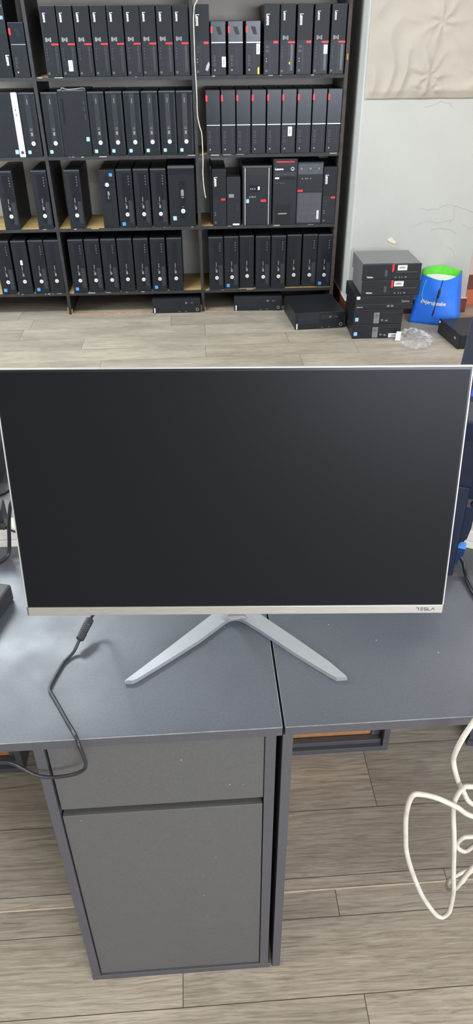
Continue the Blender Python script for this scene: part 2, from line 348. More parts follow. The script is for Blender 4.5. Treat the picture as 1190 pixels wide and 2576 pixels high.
bm = B(); box(bm, -4.15, -4.0, -3.0, 5.3, 0, .9); box(bm, -4.15, -4.0, -3.0, 5.3, 2.5, 2.9); box(bm, -4.15, -4.0, -3.0, 1.6, .9, 2.5); box(bm, -4.15, -4.0, 4.6, 5.3, .9, 2.5); struct(obj('wall_left', bm, M['wallw']))
bm = B(); box(bm, 4.2, 4.35, -3.0, 5.3, 0, 2.9); struct(obj('wall_east', bm, M['wallw']))
bm = B(); box(bm, -4.15, .4, -3.15, -3.0, 0, 2.9); box(bm, 3.6, 4.35, -3.15, -3.0, 0, 2.9); box(bm, .4, 3.6, -3.15, -3.0, 0, .9); box(bm, .4, 3.6, -3.15, -3.0, 2.5, 2.9); struct(obj('wall_front', bm, M['wallw']))
bm = B(); box(bm, -4.15, 4.35, -3.15, 5.3, 2.9, 3.0); struct(obj('ceiling', bm, M['ceil']))
bm = B()
for y in (1.6, 3.1, 4.55): box(bm, -4.06, -4.0, y, y+.05, .9, 2.5)
box(bm, -4.06, -4.0, 1.6, 4.6, .9, .95); box(bm, -4.06, -4.0, 1.6, 4.6, 2.45, 2.5); struct(obj('window_1', bm, M['whitep']))
bm = B()
for x in (.4, 1.975, 3.55): box(bm, x, x+.05, -3.06, -3.0, .9, 2.5)
box(bm, .4, 3.6, -3.06, -3.0, .9, .95); box(bm, .4, 3.6, -3.06, -3.0, 2.45, 2.5); struct(obj('window_2', bm, M['whitep']))

# crumpled brown paper taped over the upper wall
bm = B(); nx, nz = 110, 120; x0, x1, z0, z1 = .950, 1.733, 1.239, 2.15; grid = []
cl = [(1.30, 1.35), (1.31, 1.28), (1.34, 1.60), (1.62, 1.36)]
for j in range(nz+1):
    row = []
    for i in range(nx+1):
        x = x0+(x1-x0)*i/nx; z = z0+(z1-z0)*j/nz
        p = Vector((x*5, z*5, 3.1)); h = 0
        h += .010*noise.noise(Vector((x*2.2, z*1.6, 1)))
        w = noise.noise(p*.7)*1.2
        h += .009*(1-abs(noise.noise(Vector((x*4+w, z*3-w, 9)))*2.0))
        for cx, cz in cl:
            dx, dz = x-cx, z-cz; r = math.hypot(dx, dz); an = math.atan2(dz, dx)
            h += .006*math.exp(-(r/.16)**2)*(1-abs(math.sin(an*3.5+2*noise.noise(Vector((cx*3, cz*3, r*6))))))*min(1, r/.03)
            h += .004*math.exp(-(r/.07)**2)*noise.noise(Vector((x*40, z*40, cx)))
        ed = min(1, i/6)*min(1, j/5)
        edge_x = .004*noise.noise(Vector((z*14, 3, 0))) if i == 0 else 0; edge_z = .003*noise.noise(Vector((x*9, 1, 5))) if j == 0 else 0
        row.append(bm.verts.new((x+edge_x, 4.5865-max(0, h+.004)*ed, z+edge_z)))
    grid.append(row)
for j in range(nz):
    for i in range(nx): f = bm.faces.new((grid[j][i], grid[j][i+1], grid[j+1][i+1], grid[j+1][i])); f.smooth = True
pp = obj('paper_sheet', bm, M['paper'], smooth=True); md = pp.modifiers.new('s', 'SOLIDIFY'); md.thickness = .0006; md.offset = 1
tag(pp, 'crumpled beige brown paper sheet taped over the upper white wall', 'paper')

# ------------------------------------------------------------------ shelving unit
sh = thing('shelving_unit', (0, SY, 0), 0, 'tall black painted wooden shelving unit filled with computers', 'shelf')
XP = {'a': [(-.887, 0), (-.906, 1.36), (-.9125, 1.95)], 'b': [(.002, 0), (-.0095, 1.36), (-.0125, 1.95)], 'c': [(.8625, 0), (.8625, 1.36), (.8635, 1.95)], 'z': [(-1.776, 0), (-1.795, 1.36), (-1.80, 1.95)]}
def post_x(k, z):
    p = XP[k]
    for (xa, za), (xb, zb) in zip(p, p[1:]):
        if z <= zb: return xa+(xb-xa)*(z-za)/(zb-za)
    return p[-1][0]
TH = .0095
for k in 'zabc':
    bm = B(); L = []; 
    for x, z in XP[k]:
        L.append([bm.verts.new((x+sx*TH, y, z)) for sx, y in ((-1, 0), (1, 0), (1, .40), (-1, .40))])
    for a, b in zip(L, L[1:]):
        for i in range(4): bm.faces.new((a[i], a[(i+1) % 4], b[(i+1) % 4], b[i]))
    bm.faces.new(L[0]); bm.faces.new(L[-1]); obj('upright', bm, M['shelfb' if k == 'c' else 'shelfp'], sh)
ks = 'zabc'
for z in ZS+[1.775]:
    for l, r in zip(ks, ks[1:]):
        bm = B(); xa, xb = post_x(l, z)+TH+.0003, post_x(r, z)-TH-.0003
        box(bm, xa, xb, .002, .398, z-.018, z-.0012); box(bm, xa, xb, .002, .0099, z-.0012, z); bd = obj('shelf_board', bm, M['shelfp'], sh)
        bm = B(); box(bm, xa, xb, .010, .398, z-.0012, z); t = obj('bare_top', bm, M['wood'], bd); t['label'] = 'unpainted tan wood top face'
        bm = B(); x = xa+.01          # worn chips on the front edge
        while x < xb-.03:
            w = random.uniform(.004, .05)
            if random.random() < .42: box(bm, x, min(x+w, xb), .0005, .006, z-random.uniform(.0025, .006), z-.0002)
            x += w+random.uniform(.01, .10)
        if len(bm.verts): obj('worn_edge', bm, M['chip'], bd)
        else: bm.free()
bm = B(); box(bm, .8590, .8672, -.0012, .0, 1.425, 1.455); o = obj('bare_chip', bm, M['orange'], sh)
for k in 'ab':
    bm = B(); x = post_x(k, 0); box(bm, x-.016, x-.0105, -.001, .02, .0, .045); box(bm, x+.0098, x+.014, -.001, .03, .0, .03); obj('raw_foot', bm, M['orange'], sh)
bm = B(); box(bm, -.872, -.345, -.004, .002, .0, .008); box(bm, .012, .205, -.004, .002, 0, .005)
tag(obj('wooden_lath', bm, M['orange'], off=None), 'thin reddish wooden lath lying on floor along the shelf foot', 'lath').location = (0, SY, 0)

# ------------------------------------------------------------------ computers
DEP = .36
def body(t, W, H, D=DEP, fd=.014, mat='black', fm='blackf', name='case'):
    bm = B(); box(bm, .0012, W-.0012, fd, D, .0, H-.0015, .0015, 1); obj(name, bm, M[mat], t)
    bm = B(); box(bm, 0, W, 0, fd, .0, H, .0025, 2); return obj('front_panel', bm, M[fm], t)
def part(t, name, mat, *rects, y=(-.0012, .001), r=None):
    bm = B()
    for (x0, x1, z0, z1) in rects:
        if r: rrect(bm, x0, x1, z0, z1, y[0], y[1], min(r, (x1-x0)/2.05, (z1-z0)/2.05))
        else: box(bm, x0, x1, y[0], y[1], z0, z1)
    return obj(name, bm, M[mat], t)
def vtext(t, s, x, z, size, mat='white', y=-.0011, rot=90, bold=.0, fit=None, name='lettering'):
    bm = B(); m4 = Matrix.Translation((x, y, z)) @ Matrix.Rotation(math.radians(-rot), 4, 'Y') @ TXT
    text(bm, s, size, m4, bold=bold, fit=fit); return obj(name, bm, M[mat], t)
def new_pc(): return thing('desktop_computer', (0, 0, 0))
def T1():
    t = new_pc(); W, H = .083, .330
    f = body(t, W, H)
    part(f, 'perforated_panel', 'mesh', (.003, W-.003, .163, H-.005), r=.003, y=(-.001, .001))
    bm = B(); prism_xz(bm, [(W*.50, .1555), (W*.56, .1505), (W-.001, .1505), (W-.001, .1585), (W*.54, .1585)], -.002, .002); obj('red_bar', bm, M['red'], t)
    vtext(t, 'Lenovo', .0155, .297, .021, rot=-90, bold=.0006, fit=.042, name='maker_lettering', mat='white')
    part(t, 'printed_mark', 'ink', (.013, .024, .166, .186), (.026, .034, .170, .182), (.036, .045, .166, .186))
    part(t, 'optical_slot', 'dark', (.046, .052, .014, .142), y=(-.0008, .001))
    part(t, 'slot_bezel', 'columnl', (.0585, .073, .02, .145), y=(-.0006, .001))
    bm = B()
    for z in (.132, .118, .104): disc(bm, .014, z, .003, -.0012, 0, 8)
    box(bm, .0125, .0155, -.0012, 0, .08, .095); disc(bm, .064, .128, .0028, -.0012, 0, 8); disc(bm, .064, .108, .0028, -.0012, 0, 8)
    obj('port', bm, M['greyp'], t)
    bm = B(); ring(bm, .012, .018, .005, .0016, -.0012, 0, 12); obj('power_button', bm, M['lgrey'], t)
    return t
def T1b(H=.330):
    t = new_pc(); W = .085; f = body(t, W, H)
    part(f, 'perforated_panel', 'mesh', (.003, W-.003, .165, H-.005), r=.003, y=(-.001, .001))
    part(t, 'red_bar', 'red', (W*.62, W*.93, .150, .161), y=(-.002, .002), r=.002)
    vtext(t, 'Lenovo', .0125, H-.045, .027, rot=-90, bold=.0009, fit=.052, name='maker_lettering')
    part(t, 'optical_slot', 'dark', (.031, .038, .018, .142), y=(-.0008, .001))
    part(t, 'port', 'columnl', (.012, .018, .128, .140), (.021, .026, .128, .140), (.012, .018, .108, .120), (.021, .026, .108, .120))
    bm = B(); ring(bm, .016, .02, .005, .0016, -.0012, 0, 12); disc(bm, .015, .065, .003, -.0012, 0, 8); disc(bm, .015, .078, .003, -.0012, 0, 8); obj('power_button', bm, M['lgrey'], t)
    return t
def T2(H=.335, pat=False):
    t = new_pc(); W = .083; s = .46*H if not pat else .155; f = body(t, W, H)
    part(f, 'glossy_panel', 'glossy', (.003, W-.002, s+.004, H-.004), y=(-.001, .001), r=.003)
    if pat:
        bm = B(); z1 = H-.028; prism_xz(bm, [(.028, z1), (.052, z1), (.064, z1-.036), (.042, z1-.036)], -.0014, 0); obj('printed_mark', bm, M['blackf'], t)
    part(t, 'silver_line', 'silver', (.004, W-.001, s-.001, s+.003), y=(-.0015, .001))
    zt = H-.026; part(t, 'red_tab', 'red', (.0, .011, zt-.032, zt), y=(-.0025, .002), r=.004)
    k = H/.335
    bm = B()
    for z in (.118, .108, .096, .086, .070, .058): box(bm, .013, .018, -.0012, 0, z*k, z*k+.006); box(bm, .021, .026, -.0012, 0, z*k, z*k+.005)
    obj('port', bm, M['greyp'], t)
    part(t, 'optical_slot', 'dark', (.044, .050, .03, s-.02), y=(-.0006, .001)) if pat else part(t, 'seam', 'greyp', (.063, .064, .03, s-.01), y=(-.0006, .001))
    bm = B(); disc(bm, .020, .026, .0045, -.0012, 0, 10); obj('power_button', bm, M['lgrey'], t)
    return t
def hp_badge(t, x, z, r=.0115):
    bm = B(); disc(bm, x, z, r, -.0016, .001, 22); b = obj('round_badge', bm, M['whitep'], t)
    bm = B(); text(bm, 'hp', r*1.25, Matrix.Translation((x, -.0019, z-r*.32)) @ TXT, align='CENTER', bold=.0002); obj('badge_letters', bm, M['ink'], b)
def H1():
    t = new_pc(); W, H = .094, .333; f = body(t, W, H, fm='rib')
    part(f, 'side_strip', 'columnl', (W-.009, W-.003, .02, H-.02), y=(-.0012, .001))
    part(f, 'top_lip', 'greyp', (.001, W-.001, H-.009, H-.001), y=(-.0015, .003), r=.002)
    part(f, 'centre_column', 'columnl', (.034, .061, .080, H-.014), y=(-.0011, .001))
    part(t, 'indicator', 'lgrey', (.046, .0485, .272, .298), r=.001)
    part(t, 'printed_mark', 'ink', (.042, .055, .140, .143), (.042, .055, .148, .150), (.043, .054, .112, .130))
    hp_badge(t, .050, .072)
    return t
def H2(col=True):
    t = new_pc(); W, H = .094, .336; f = body(t, W, H, fm='rib')
    part(f, 'top_lip', 'greyp', (.001, W-.001, H-.008, H-.001), y=(-.0015, .003), r=.002)
    if col:
        part(f, 'drive_bay', 'column', (.031, .060, .155, H-.022), y=(-.0011, .001)); part(f, 'centre_column', 'column', (.034, .060, .040, .155), y=(-.0011, .001))
        part(f, 'side_cover', 'columnl', (.062, .086, .030, .158), y=(-.0009, .001))
        p = part(f, 'port_panel', 'column', (.062, .084, .160, H-.022), y=(-.0009, .001))
        bm = B()
        for z in (.296, .281, .266, .250): disc(bm, .072, z, .0035, -.0014, 0, 10, rx=.0022)
        obj('port', bm, M['ink'], p)
    else: part(f, 'centre_column', 'column', (.033, .060, .040, H-.026), y=(-.0011, .001))
    part(t, 'indicator', 'lgrey', (.046, .049, .150, .178), r=.001)
    part(t, 'printed_mark', 'ink', (.043, .054, .112, .130), (.043, .047, .134, .142))
    hp_badge(t, .050, .078 if col else .080)
    return t
def stick(t, kind, x, z, w=.018, h=.018):
    nm = {'blue': 'processor_sticker', 'lblue': 'processor_sticker', 'teal': 'processor_sticker'}.get(kind, 'sticker')
    o = part(t, nm, kind, (x, x+w, z, z+h), y=(-.0016, .001), r=.0025)
    o['label'] = {'blue': 'square blue sticker', 'lblue': 'square pale blue sticker', 'teal': 'square teal sticker', 'offw': 'white paper sticker', 'yellow': 'small yellow sticker', 'silverp': 'silver sticker'}[kind]
    if kind == 'offw' and h > .03: part(o, 'barcode', 'ink', (x+w*.35, x+w*.42, z+h*.2, z+h*.8), (x+w*.5, x+w*.62, z+h*.25, z+h*.75), y=(-.0019, .0))
    return o
PCG = 'desktop computers standing on the shelves'
def place(t, x, zi, label, y=.006, z=None, group=PCG, rz=0):
    t.location = (x, SY+y, ZS[zi] if z is None else z); t.rotation_euler = (0, 0, rz); tag(t, label, 'computer', group); return t
ORD = ['first', 'second', 'third', 'fourth', 'fifth', 'sixth', 'seventh', 'eighth', 'ninth']

# top shelf, middle bay
X1 = [-.828, -.739, -.648, -.557, -.468, -.377, -.291, -.201, -.112]
protos = [T1()]
for i, x in enumerate(X1):
    t = protos[0] if i == 0 else copy_tree(protos[0])
    extra = ' with a white barcode sticker' if i == 1 else ''
    place(t, x, 0, f'{ORD[i]} from left of nine mesh-front towers, top shelf, middle bay'+(', barcode sticker' if i == 1 else '') if i else 'leftmost mesh-front black tower on top shelf, middle bay, beside a gap', y=.004+random.uniform(0, .006))
stick([o for o in C.objects if o.get('label', '').startswith('second from left of nine')][0], 'offw', .034, .028, .024, .052)
# top shelf, right bay
t = place(T1b(), .001, 0, 'tall tower right of the centre upright on top shelf, torn silver sticker'); o = part(t, 'sticker', 'silverp', y=(-.0018, .001)) if 0 else None
bm = B(); prism_xz(bm, [(.058, .028), (.072, .022), (.083, .052), (.078, .068), (.066, .05)], -.0018, .0); s = obj('sticker', bm, M['silverp'], t); s['label'] = 'torn silver sticker'
b1 = t
t2a = T2(.257, True)
for i, (x, lab) in enumerate(((.093, 'short red-tabbed tower with white sticker low on its front, top shelf, right bay'), (.189, 'short red-tabbed tower without stickers between two stickered ones, top shelf'), (.287, 'short red-tabbed tower with white and yellow stickers, top shelf, right bay'))):
    t = t2a if i == 0 else copy_tree(t2a); place(t, x, 0, lab)
    if i == 2: stick(t, 'offw', .060, .100, .020, .050); stick(t, 'yellow', .068, .004, .009, .034)
t2a_first = t2a
tt = T1b(); place(tt, .389, 0, 'tall mesh-front tower right beside the three short ones on top shelf')
u = copy_tree(protos[0]); place(u, .480, 0, 'mesh-front tower with a small green dot, top shelf, right bay'); stick(u, 'yellow', .052, .050, .006, .012)['label'] = 'small green dot sticker'
u = copy_tree(tt); place(u, .574, 0, 'third from right mesh-front tower on top shelf, right bay')
u = copy_tree(protos[0]); place(u, .669, 0, 'mesh-front tower with silver sticker, second from right on top shelf'); stick(u, 'silverp', .056, .098, .022, .044)
u = copy_tree(protos[0]); place(u, .763, 0, 'rightmost mesh-front tower on top shelf beside the right upright')
stick(t2a_first, 'offw', .060, .040, .022, .050)
# top shelf, left bay
t = new_pc(); f = body(t, .17, .40); part(f, 'lower_panel', 'mesh', (.004, .166, .01, .205), y=(-.001, .001)); part(t, 'seam', 'dark', (.01, .166, .223, .226), y=(-.0008, .001))
bm = B(); box(bm, .140, .145, -.0015, 0, .270, .286); box(bm, .149, .154, -.0015, 0, .270, .286); box(bm, .157, .162, -.0015, 0, .270, .286); p = obj('port', bm, M['lblue'], t); p['label'] = 'blue ports'
bm = B(); disc(bm, .146, .315, .004, -.0015, 0); disc(bm, .158, .33, .004, -.0015, 0); disc(bm, .15, .35, .004, -.0015, 0); obj('audio_port', bm, M['lgrey'], t)
vtext(t, 'Lenovo', .146, .108, .026, rot=-90, bold=.0009, fit=.05, name='maker_lettering')
place(t, -1.19, 0, 'large black tower cut off by the left picture edge on top shelf')
u = copy_tree(t2a_first); place(u, -1.008, 0, 'short red-tabbed tower left of the left upright on top shelf')
for ch in list(u.children):
    if ch.name.startswith('sticker'):
        for g in list(ch.children): bpy.data.objects.remove(g)
        bpy.data.objects.remove(ch)

# second shelf, left + middle bays
t = new_pc(); f = body(t, .185, .333); bm = B(); box(bm, .151, .186, -.003, .012, .0, .333, .006, 3); w = obj('white_side_strip', bm, M['whitep'], t)
part(w, 'port', 'dark', (.164, .168, .262, .266), (.165, .169, .240, .252), (.166, .170, .215, .227), y=(-.0042, 0), r=.0015)
bm = B(); ring(bm, .169, .026, .009, .0016, -.0042, 0); disc(bm, .169, .026, .0072, -.0036, 0); text(bm, 'hp', .011, Matrix.Translation((.169, -.0044, .0225)) @ TXT, align='CENTER'); obj('round_badge', bm, M['greyp'], w)
stick(t, 'lblue', .128, .018, .020, .022)
place(t, -1.204, 1, 'wide black tower with a white side strip on second shelf')
h1 = H1(); place(h1, -1.013, 1, 'ribbed black computer between white-striped tower and left upright, second shelf'); stick(h1, 'lblue', .012, .018)
h1x = [(-.884, 'ribbed black computer left of the wide plain tower on second shelf'), (-.621, 'ribbed black computer directly right of wide plain tower, second shelf'), (-.519, 'second ribbed computer right of wide plain tower, second shelf'),
       (-.417, 'third ribbed computer right of wide plain tower, second shelf'), (-.315, 'fourth ribbed computer right of wide plain tower, second shelf'), (-.214, 'fifth ribbed computer right of wide plain tower, second shelf'), (-.115, 'ribbed computer against centre upright, middle bay, second shelf')]
for x, lab in h1x: place(copy_tree(h1), x, 1, lab, y=.004+random.uniform(0, .006))
t = new_pc(); f = body(t, .163, .338); part(f, 'side_recess', 'column', (.018, .028, .17, .30), y=(-.0006, .001)); part(t, 'port', 'greyp', (.142, .146, .27, .285), (.142, .146, .235, .26), (.144, .147, .19, .22), r=.001)
stick(t, 'teal', .138, .080, .018, .022); bm = B(); disc(bm, .146, .026, .009, -.0014, .0); obj('round_badge', bm, M['dark'], t)
place(t, -.789, 1, 'wide plain black tower with teal sticker on second shelf')
bm = B(); tube(bm, [(.0, .02, .340), (.02, .01, .342), (.03, .004, .351), (.06, .002, .345), (.11, .0, .347), (.15, .004, .350), (.160, .01, .341)], .0022, 6); box(bm, .012, .15, .012, .09, .3375, .3395)
pf = obj('plastic_wrap', bm, M['lgrey']); pf.location = (-.789, SY+.006, ZS[1]); tag(pf, 'thin crumpled plastic wrap lying on top of the wide plain tower', 'plastic')
# second shelf, right bay
t2 = T2(.334)
for i, x in enumerate((.055, .144, .233, .322, .412, .500, .590, .679, .768)):
    t = t2 if i == 0 else copy_tree(t2)
    lab = f'{ORD[i]} from left in the row of nine red-tabbed towers, second shelf' if i < 8 else 'rightmost of nine red-tabbed towers on second shelf'
    if i == 5: lab = 'red-tabbed tower with a white barcode sticker on second shelf'
    place(t, x, 1, lab, y=.004+.001*i)
    if i == 5: s5 = t
    if i == 3: s3_ = t
stick(s5, 'offw', .038, .092, .024, .050)
part(s3_, 'drive_slot', 'dark', (.072, .076, .04, .155), y=(-.001, .001))

# third shelf
h2 = H2(); place(h2, -1.216, 2, 'leftmost ribbed computer on third shelf with its bare right side showing')
place(copy_tree(h2), -1.010, 2, 'ribbed computer left of the left upright on third shelf')
place(copy_tree(h2), -.812, 2, 'ribbed computer standing alone between two gaps, third shelf, middle bay')
t = new_pc(); f = body(t, .095, .333, fm='rib'); part(f, 'centre_column', 'column', (.03, .055, .15, .30), y=(-.0011, .001)); part(f, 'drive_bay', 'dark', (.028, .062, .02, .14), y=(-.0012, .001))
part(f, 'seam', 'column', (.012, .09, .262, .264), (.012, .09, .235, .237), y=(-.0012, .0)); hp_badge(t, .044, .250); stick(t, 'blue', .062, .296)
part(t, 'printed_mark', 'ink', (.043, .054, .19, .212), (.043, .048, .168, .186)); place(t, -.603, 2, 'computer with badge and blue sticker both near its top, third shelf')
t = copy_tree(h2); place(t, -.500, 2, 'ribbed computer with low blue sticker, third shelf, middle bay'); stick(t, 'blue', .014, .012, .020, .020)
place(copy_tree(h2), -.397, 2, 'ribbed computer between stickered one and another, third shelf, middle bay'); place(copy_tree(h2), -.293, 2, 'ribbed computer directly left of the wide ribbed tower, third shelf')
t = new_pc(); f = body(t, .160, .350, fm='rib'); part(f, 'top_lip', 'greyp', (.0, .16, .335, .349), y=(-.003, .003), r=.003); part(f, 'handle_recess', 'column', (.012, .150, .305, .330), y=(-.0015, .001))
part(f, 'centre_column', 'column', (.064, .100, .050, .265), y=(-.0015, .001)); part(t, 'printed_mark', 'ink', (.075, .092, .180, .215), (.077, .090, .168, .174), (.076, .092, .116, .118), y=(-.0022, 0)); hp_badge(t, .084, .092, .013)
stick(t, 'lblue', .020, .038, .022, .024); place(t, -.187, 2, 'wide ribbed tower beside the centre upright, third shelf')
t = T1b(.327); place(t, .082, 2, 'narrow mesh-front tower with red bar, leftmost in right bay, third shelf')
bm = B(); box(bm, -.013, -.002, .04, .36, .0, .338, .002); tag(obj('black_panel', bm, M['black']), 'thin black board leaning at left side of the narrow red-barred tower', 'board').location = (.082, SY+.006, ZS[2])
t = new_pc(); f = body(t, .085, .283); part(t, 'printed_mark', 'ink', (.012, .045, .165, .185)); part(t, 'seam', 'column', (.002, .083, .150, .152), y=(-.0006, .001)); part(t, 'optical_slot', 'dark', (.030, .035, .09, .125))
bm = B()
for z in (.12, .107, .094, .08, .065): disc(bm, .018, z, .0026, -.0012, 0, 8)
for z in (.126, .113, .1, .087): disc(bm, .068, z, .0024, -.0012, 0, 8)
obj('port', bm, M['greyp'], t); s = stick(t, 'offw', .036, .002, .042, .010); place(t, .170, 2, 'shortest black computer on third shelf with white label at its foot')
t = new_pc(); f = body(t, .180, .343); part(f, 'top_recess', 'dark', (.020, .152, .288, .330), y=(-.001, .001)); part(f, 'top_lip', 'greyp', (.003, .177, .332, .342), y=(-.004, .002), r=.002)
bm = B(); box(bm, .012, .019, -.006, .001, .002, .330, .002); box(bm, .158, .165, -.006, .001, .002, .330, .002); s = obj('silver_rail', bm, M['silver'], t); s['label'] = 'upright silver rails'
bm = B()
for x in (.05, .062, .076): disc(bm, x, .212, .004, -.0014, 0, 8)
for x in (.045, .058, .066, .078): disc(bm, x, .166, .004, -.0014, 0, 8)
obj('port', bm, M['lgrey'], t); stick(t, 'lblue', .022, .132, .018, .022); s = part(t, 'sticker', 'red', (.112, .146, .137, .151), y=(-.0016, .0), r=.004); s['label'] = 'red and white oval sticker'
part(t, 'card_reader', 'column', (.04, .11, .195, .235), y=(-.0008, 0)); stick(t, 'offw', .094, .206, .012, .020); place(t, .268, 2, 'wide black tower framed by two silver rails on third shelf')
t = new_pc(); f = body(t, .148, .378); part(f, 'handle_recess', 'dark', (.016, .130, .338, .360), y=(-.001, .001)); part(t, 'red_bar', 'red', (.018, .128, .3585, .3645), y=(-.005, .002), r=.002)
vtext(t, 'Lenovo', .010, .316, .017, rot=0, bold=.0007, fit=.052, name='maker_lettering'); bm = B(); ring(bm, .118, .322, .010, .003, -.0016, 0); obj('power_button', bm, M['whitep'], t)
part(f, 'drive_bay', 'columnl', (.010, .136, .283, .304), y=(-.0016, .001)); part(f, 'drive_bay', 'column', (.010, .136, .262, .278), y=(-.0012, .001)); stick(t, 'offw', .011, .266, .026, .010)
bm = B()
for x in (.025, .045, .053, .066): disc(bm, x, .242, .004, -.0014, 0, 8)
for x in (.022, .072, .118): disc(bm, x, .292, .005, -.003, 0, 8)
obj('port', bm, M['greyp'], t); part(t, 'printed_mark', 'ink', (.036, .090, .062, .070)); part(f, 'lower_panel', 'mesh', (.02, .11, .01, .12), y=(-.0008, .001)); place(t, .456, 2, 'tallest tower on third shelf with red bar across its top handle')
t = new_pc(); f = body(t, .158, .358, mat='black', fm='blackf'); part(f, 'drive_bay', 'greyp', (.004, .154, .290, .350), y=(-.0014, .001)); part(f, 'lower_panel', 'greyp', (.004, .154, .01, .185), y=(-.0014, .001)); 
part(t, 'seam', 'dark', (.045, .15, .196, .200)); part(t, 'red_bar', 'red', (.002, .036, .192, .203), y=(-.003, .0), r=.004)
bm = B()
for x in (.03, .05, .06, .08): disc(bm, x, .266, .004, -.0014, 0, 8)
for x in (.022, .078, .130): disc(bm, x, .322, .006, -.0026, 0, 8)
obj('port', bm, M['ink'], t); stick(t, 'offw', .128, .030, .013, .052); place(t, .606, 2, 'wide greyish tower with red bar at left middle of front, third shelf')
t = copy_tree(tt); place(t, .767, 2, 'narrow tower with red bar beside the right upright, third shelf')

# bottom shelf
h2b = H2(False); labs = []
L4 = [(-1.311, 0, 'blue', 'ribbed computer cut by left picture edge on bottom shelf, blue sticker'), (-1.203, 1, None, 'ribbed computer with small white sticker above its badge, bottom shelf'),
      (-1.096, 0, 'blue', 'ribbed computer with blue sticker in left bay, second from the upright, bottom shelf'), (-.996, 1, None, 'ribbed computer touching the left upright from the left, bottom shelf')]
for x, k, st, lab in L4:
    t = copy_tree(h2b if k else h2); place(t, x, 3, lab, y=.004+random.uniform(0, .006))
    if st: stick(t, st, .014, .016, .020, .020)
    if 'white sticker' in lab: stick(t, 'offw', .042, .185, .014, .030)
M4 = [(-.845, 0, 'blue', 'ribbed computer with blue sticker, leftmost in middle bay, bottom shelf'), (-.742, 0, None, 'second from left ribbed computer in middle bay, bottom shelf'), (-.638, 0, None, 'third from left ribbed computer in middle bay, bottom shelf'),
      (-.535, 1, None, 'fourth from left ribbed computer in middle bay, bottom shelf, no port strip'), (-.432, 0, None, 'fifth from left ribbed computer in middle bay, bottom shelf'), (-.326, 0, 'blue', 'ribbed computer with blue sticker, second from gap, middle bay, bottom shelf'),
      (-.219, 1, None, 'ribbed computer beside the bare wood gap, middle bay, bottom shelf')]
for x, k, st, lab in M4:
    t = copy_tree(h2b if k else h2); place(t, x, 3, lab, y=.004+random.uniform(0, .006))
    if st: stick(t, st, .014, .014, .020, .020)
R4 = [(.048, 0, None, 'leftmost ribbed computer in right bay, bottom shelf', .0), (.148, 0, 'blue', 'ribbed computer with blue sticker, second from left in right bay, bottom shelf', .008), (.248, 1, None, 'third from left ribbed computer in right bay, bottom shelf', .02),
      (.353, 0, None, 'fourth from left ribbed computer in right bay, bottom shelf', .0), (.454, 0, None, 'fifth from left ribbed computer in right bay, bottom shelf', .004), (.557, 1, None, 'third from right ribbed computer in right bay, bottom shelf', .022),
      (.661, 0, None, 'second from right ribbed computer in right bay, bottom shelf', .022), (.758, 0, 'blue', 'ribbed computer with blue sticker beside the right upright, bottom shelf', .014)]
for x, k, st, lab, yo in R4:
    t = copy_tree(h2b if k else h2); place(t, x, 3, lab, y=.004+yo)
    if st: stick(t, st, .014, .014, .020, .020)
# the second prototype lives on the third shelf; the plain one is not in the photograph on its own
def rm(o):
    for ch in list(o.children): rm(ch)
    bpy.data.objects.remove(o)
rm(h2b)

# flat computers on the floor
def flat():
    t = new_pc(); W, H, D = .320, .095, .36
    bm = B(); box(bm, .002, W-.002, .014, D, .004, H, .003); obj('case', bm, M['black'], t)
    bm = B(); box(bm, 0, W, 0, .014, .003, H, .003); f = obj('front_panel', bm, M['blackf'], t)
    part(f, 'drive_bay', 'glossy', (.165, .290, .056, .080), y=(-.0012, .001)); part(f, 'glossy_panel', 'glossy', (.02, .155, .040, .088), y=(-.0008, .001)); part(t, 'seam', 'greyp', (.006, .16, .036, .037))
    vtext(t, 'Lenovo', .012, .034, .011, rot=-90, bold=.0006, fit=.028, name='maker_lettering'); part(t, 'label_strip', 'whitep', (.0095, .0165, .004, .036), y=(-.0013, 0))
    bm = B(); ring(bm, .297, .022, .010, .003, -.0016, 0); obj('power_button', bm, M['lgrey'], t)
    bm = B(); disc(bm, .225, .068, .006, -.002, 0); box(bm, .255, .27, -.002, 0, .066, .069); box(bm, .17, .185, -.0012, 0, .008, .011); box(bm, .215, .227, -.0012, 0, .009, .012); obj('port', bm, M['ink'], t)
    return t
FG = 'flat computers lying on the floor'
t = flat(); fx = t; t.location = (-.336, SY-.022, 0); t.rotation_euler = (0, 0, .004); tag(t, 'flat black computer lying under middle bay, against the centre upright', 'computer', FG)
t = copy_tree(fx); t.location = (.209, SY-.004, 0); t.rotation_euler = (0, 0, -.05); tag(t, 'flat black computer lying under the right bay left of a protruding one', 'computer', FG)
t = copy_tree(fx); t.location = (.572, 4.322, 0); t.rotation_euler = (0, 0, .09); t.scale = (1, 1, 1.12); tag(t, 'flat black computer jutting out onto the floor before the right upright', 'computer', FG)
# stack beside the white wall
def dellish():
    t = new_pc(); W, H, D = .296, .090, .29
    bm = B(); box(bm, .002, W-.002, .014, D, .0, H-.001, .003); obj('case', bm, M['black'], t)
    bm = B(); box(bm, 0, W, 0, .014, .0, H-.001, .003); f = obj('front_panel', bm, M['blackf'], t)
    s = part(t, 'grey_bar', 'ink', (.122, .155, .006, .072), y=(-.002, 0)); bm = B(); ring(bm, .138, .052, .010, .0015, -.0026, 0); text(bm, 'E', .012, Matrix.Translation((.1385, -.0024, .048)) @ TXT, align='CENTER'); obj('round_badge', bm, M['dark'], s)
    part(t, 'seam', 'greyp', (.158, .285, .070, .071)); part(t, 'port', 'ink', (.168, .180, .020, .030), (.192, .208, .018, .026), r=.002); stick(t, 'lblue', .010, .020, .020, .022)
    return t
t = dellish(); dl = t; t.location = (.903, 4.150, 0); t.rotation_euler = (0, 0, -.02); tag(t, 'bottommost black computer of the stack by the white wall, white sticker', 'computer')
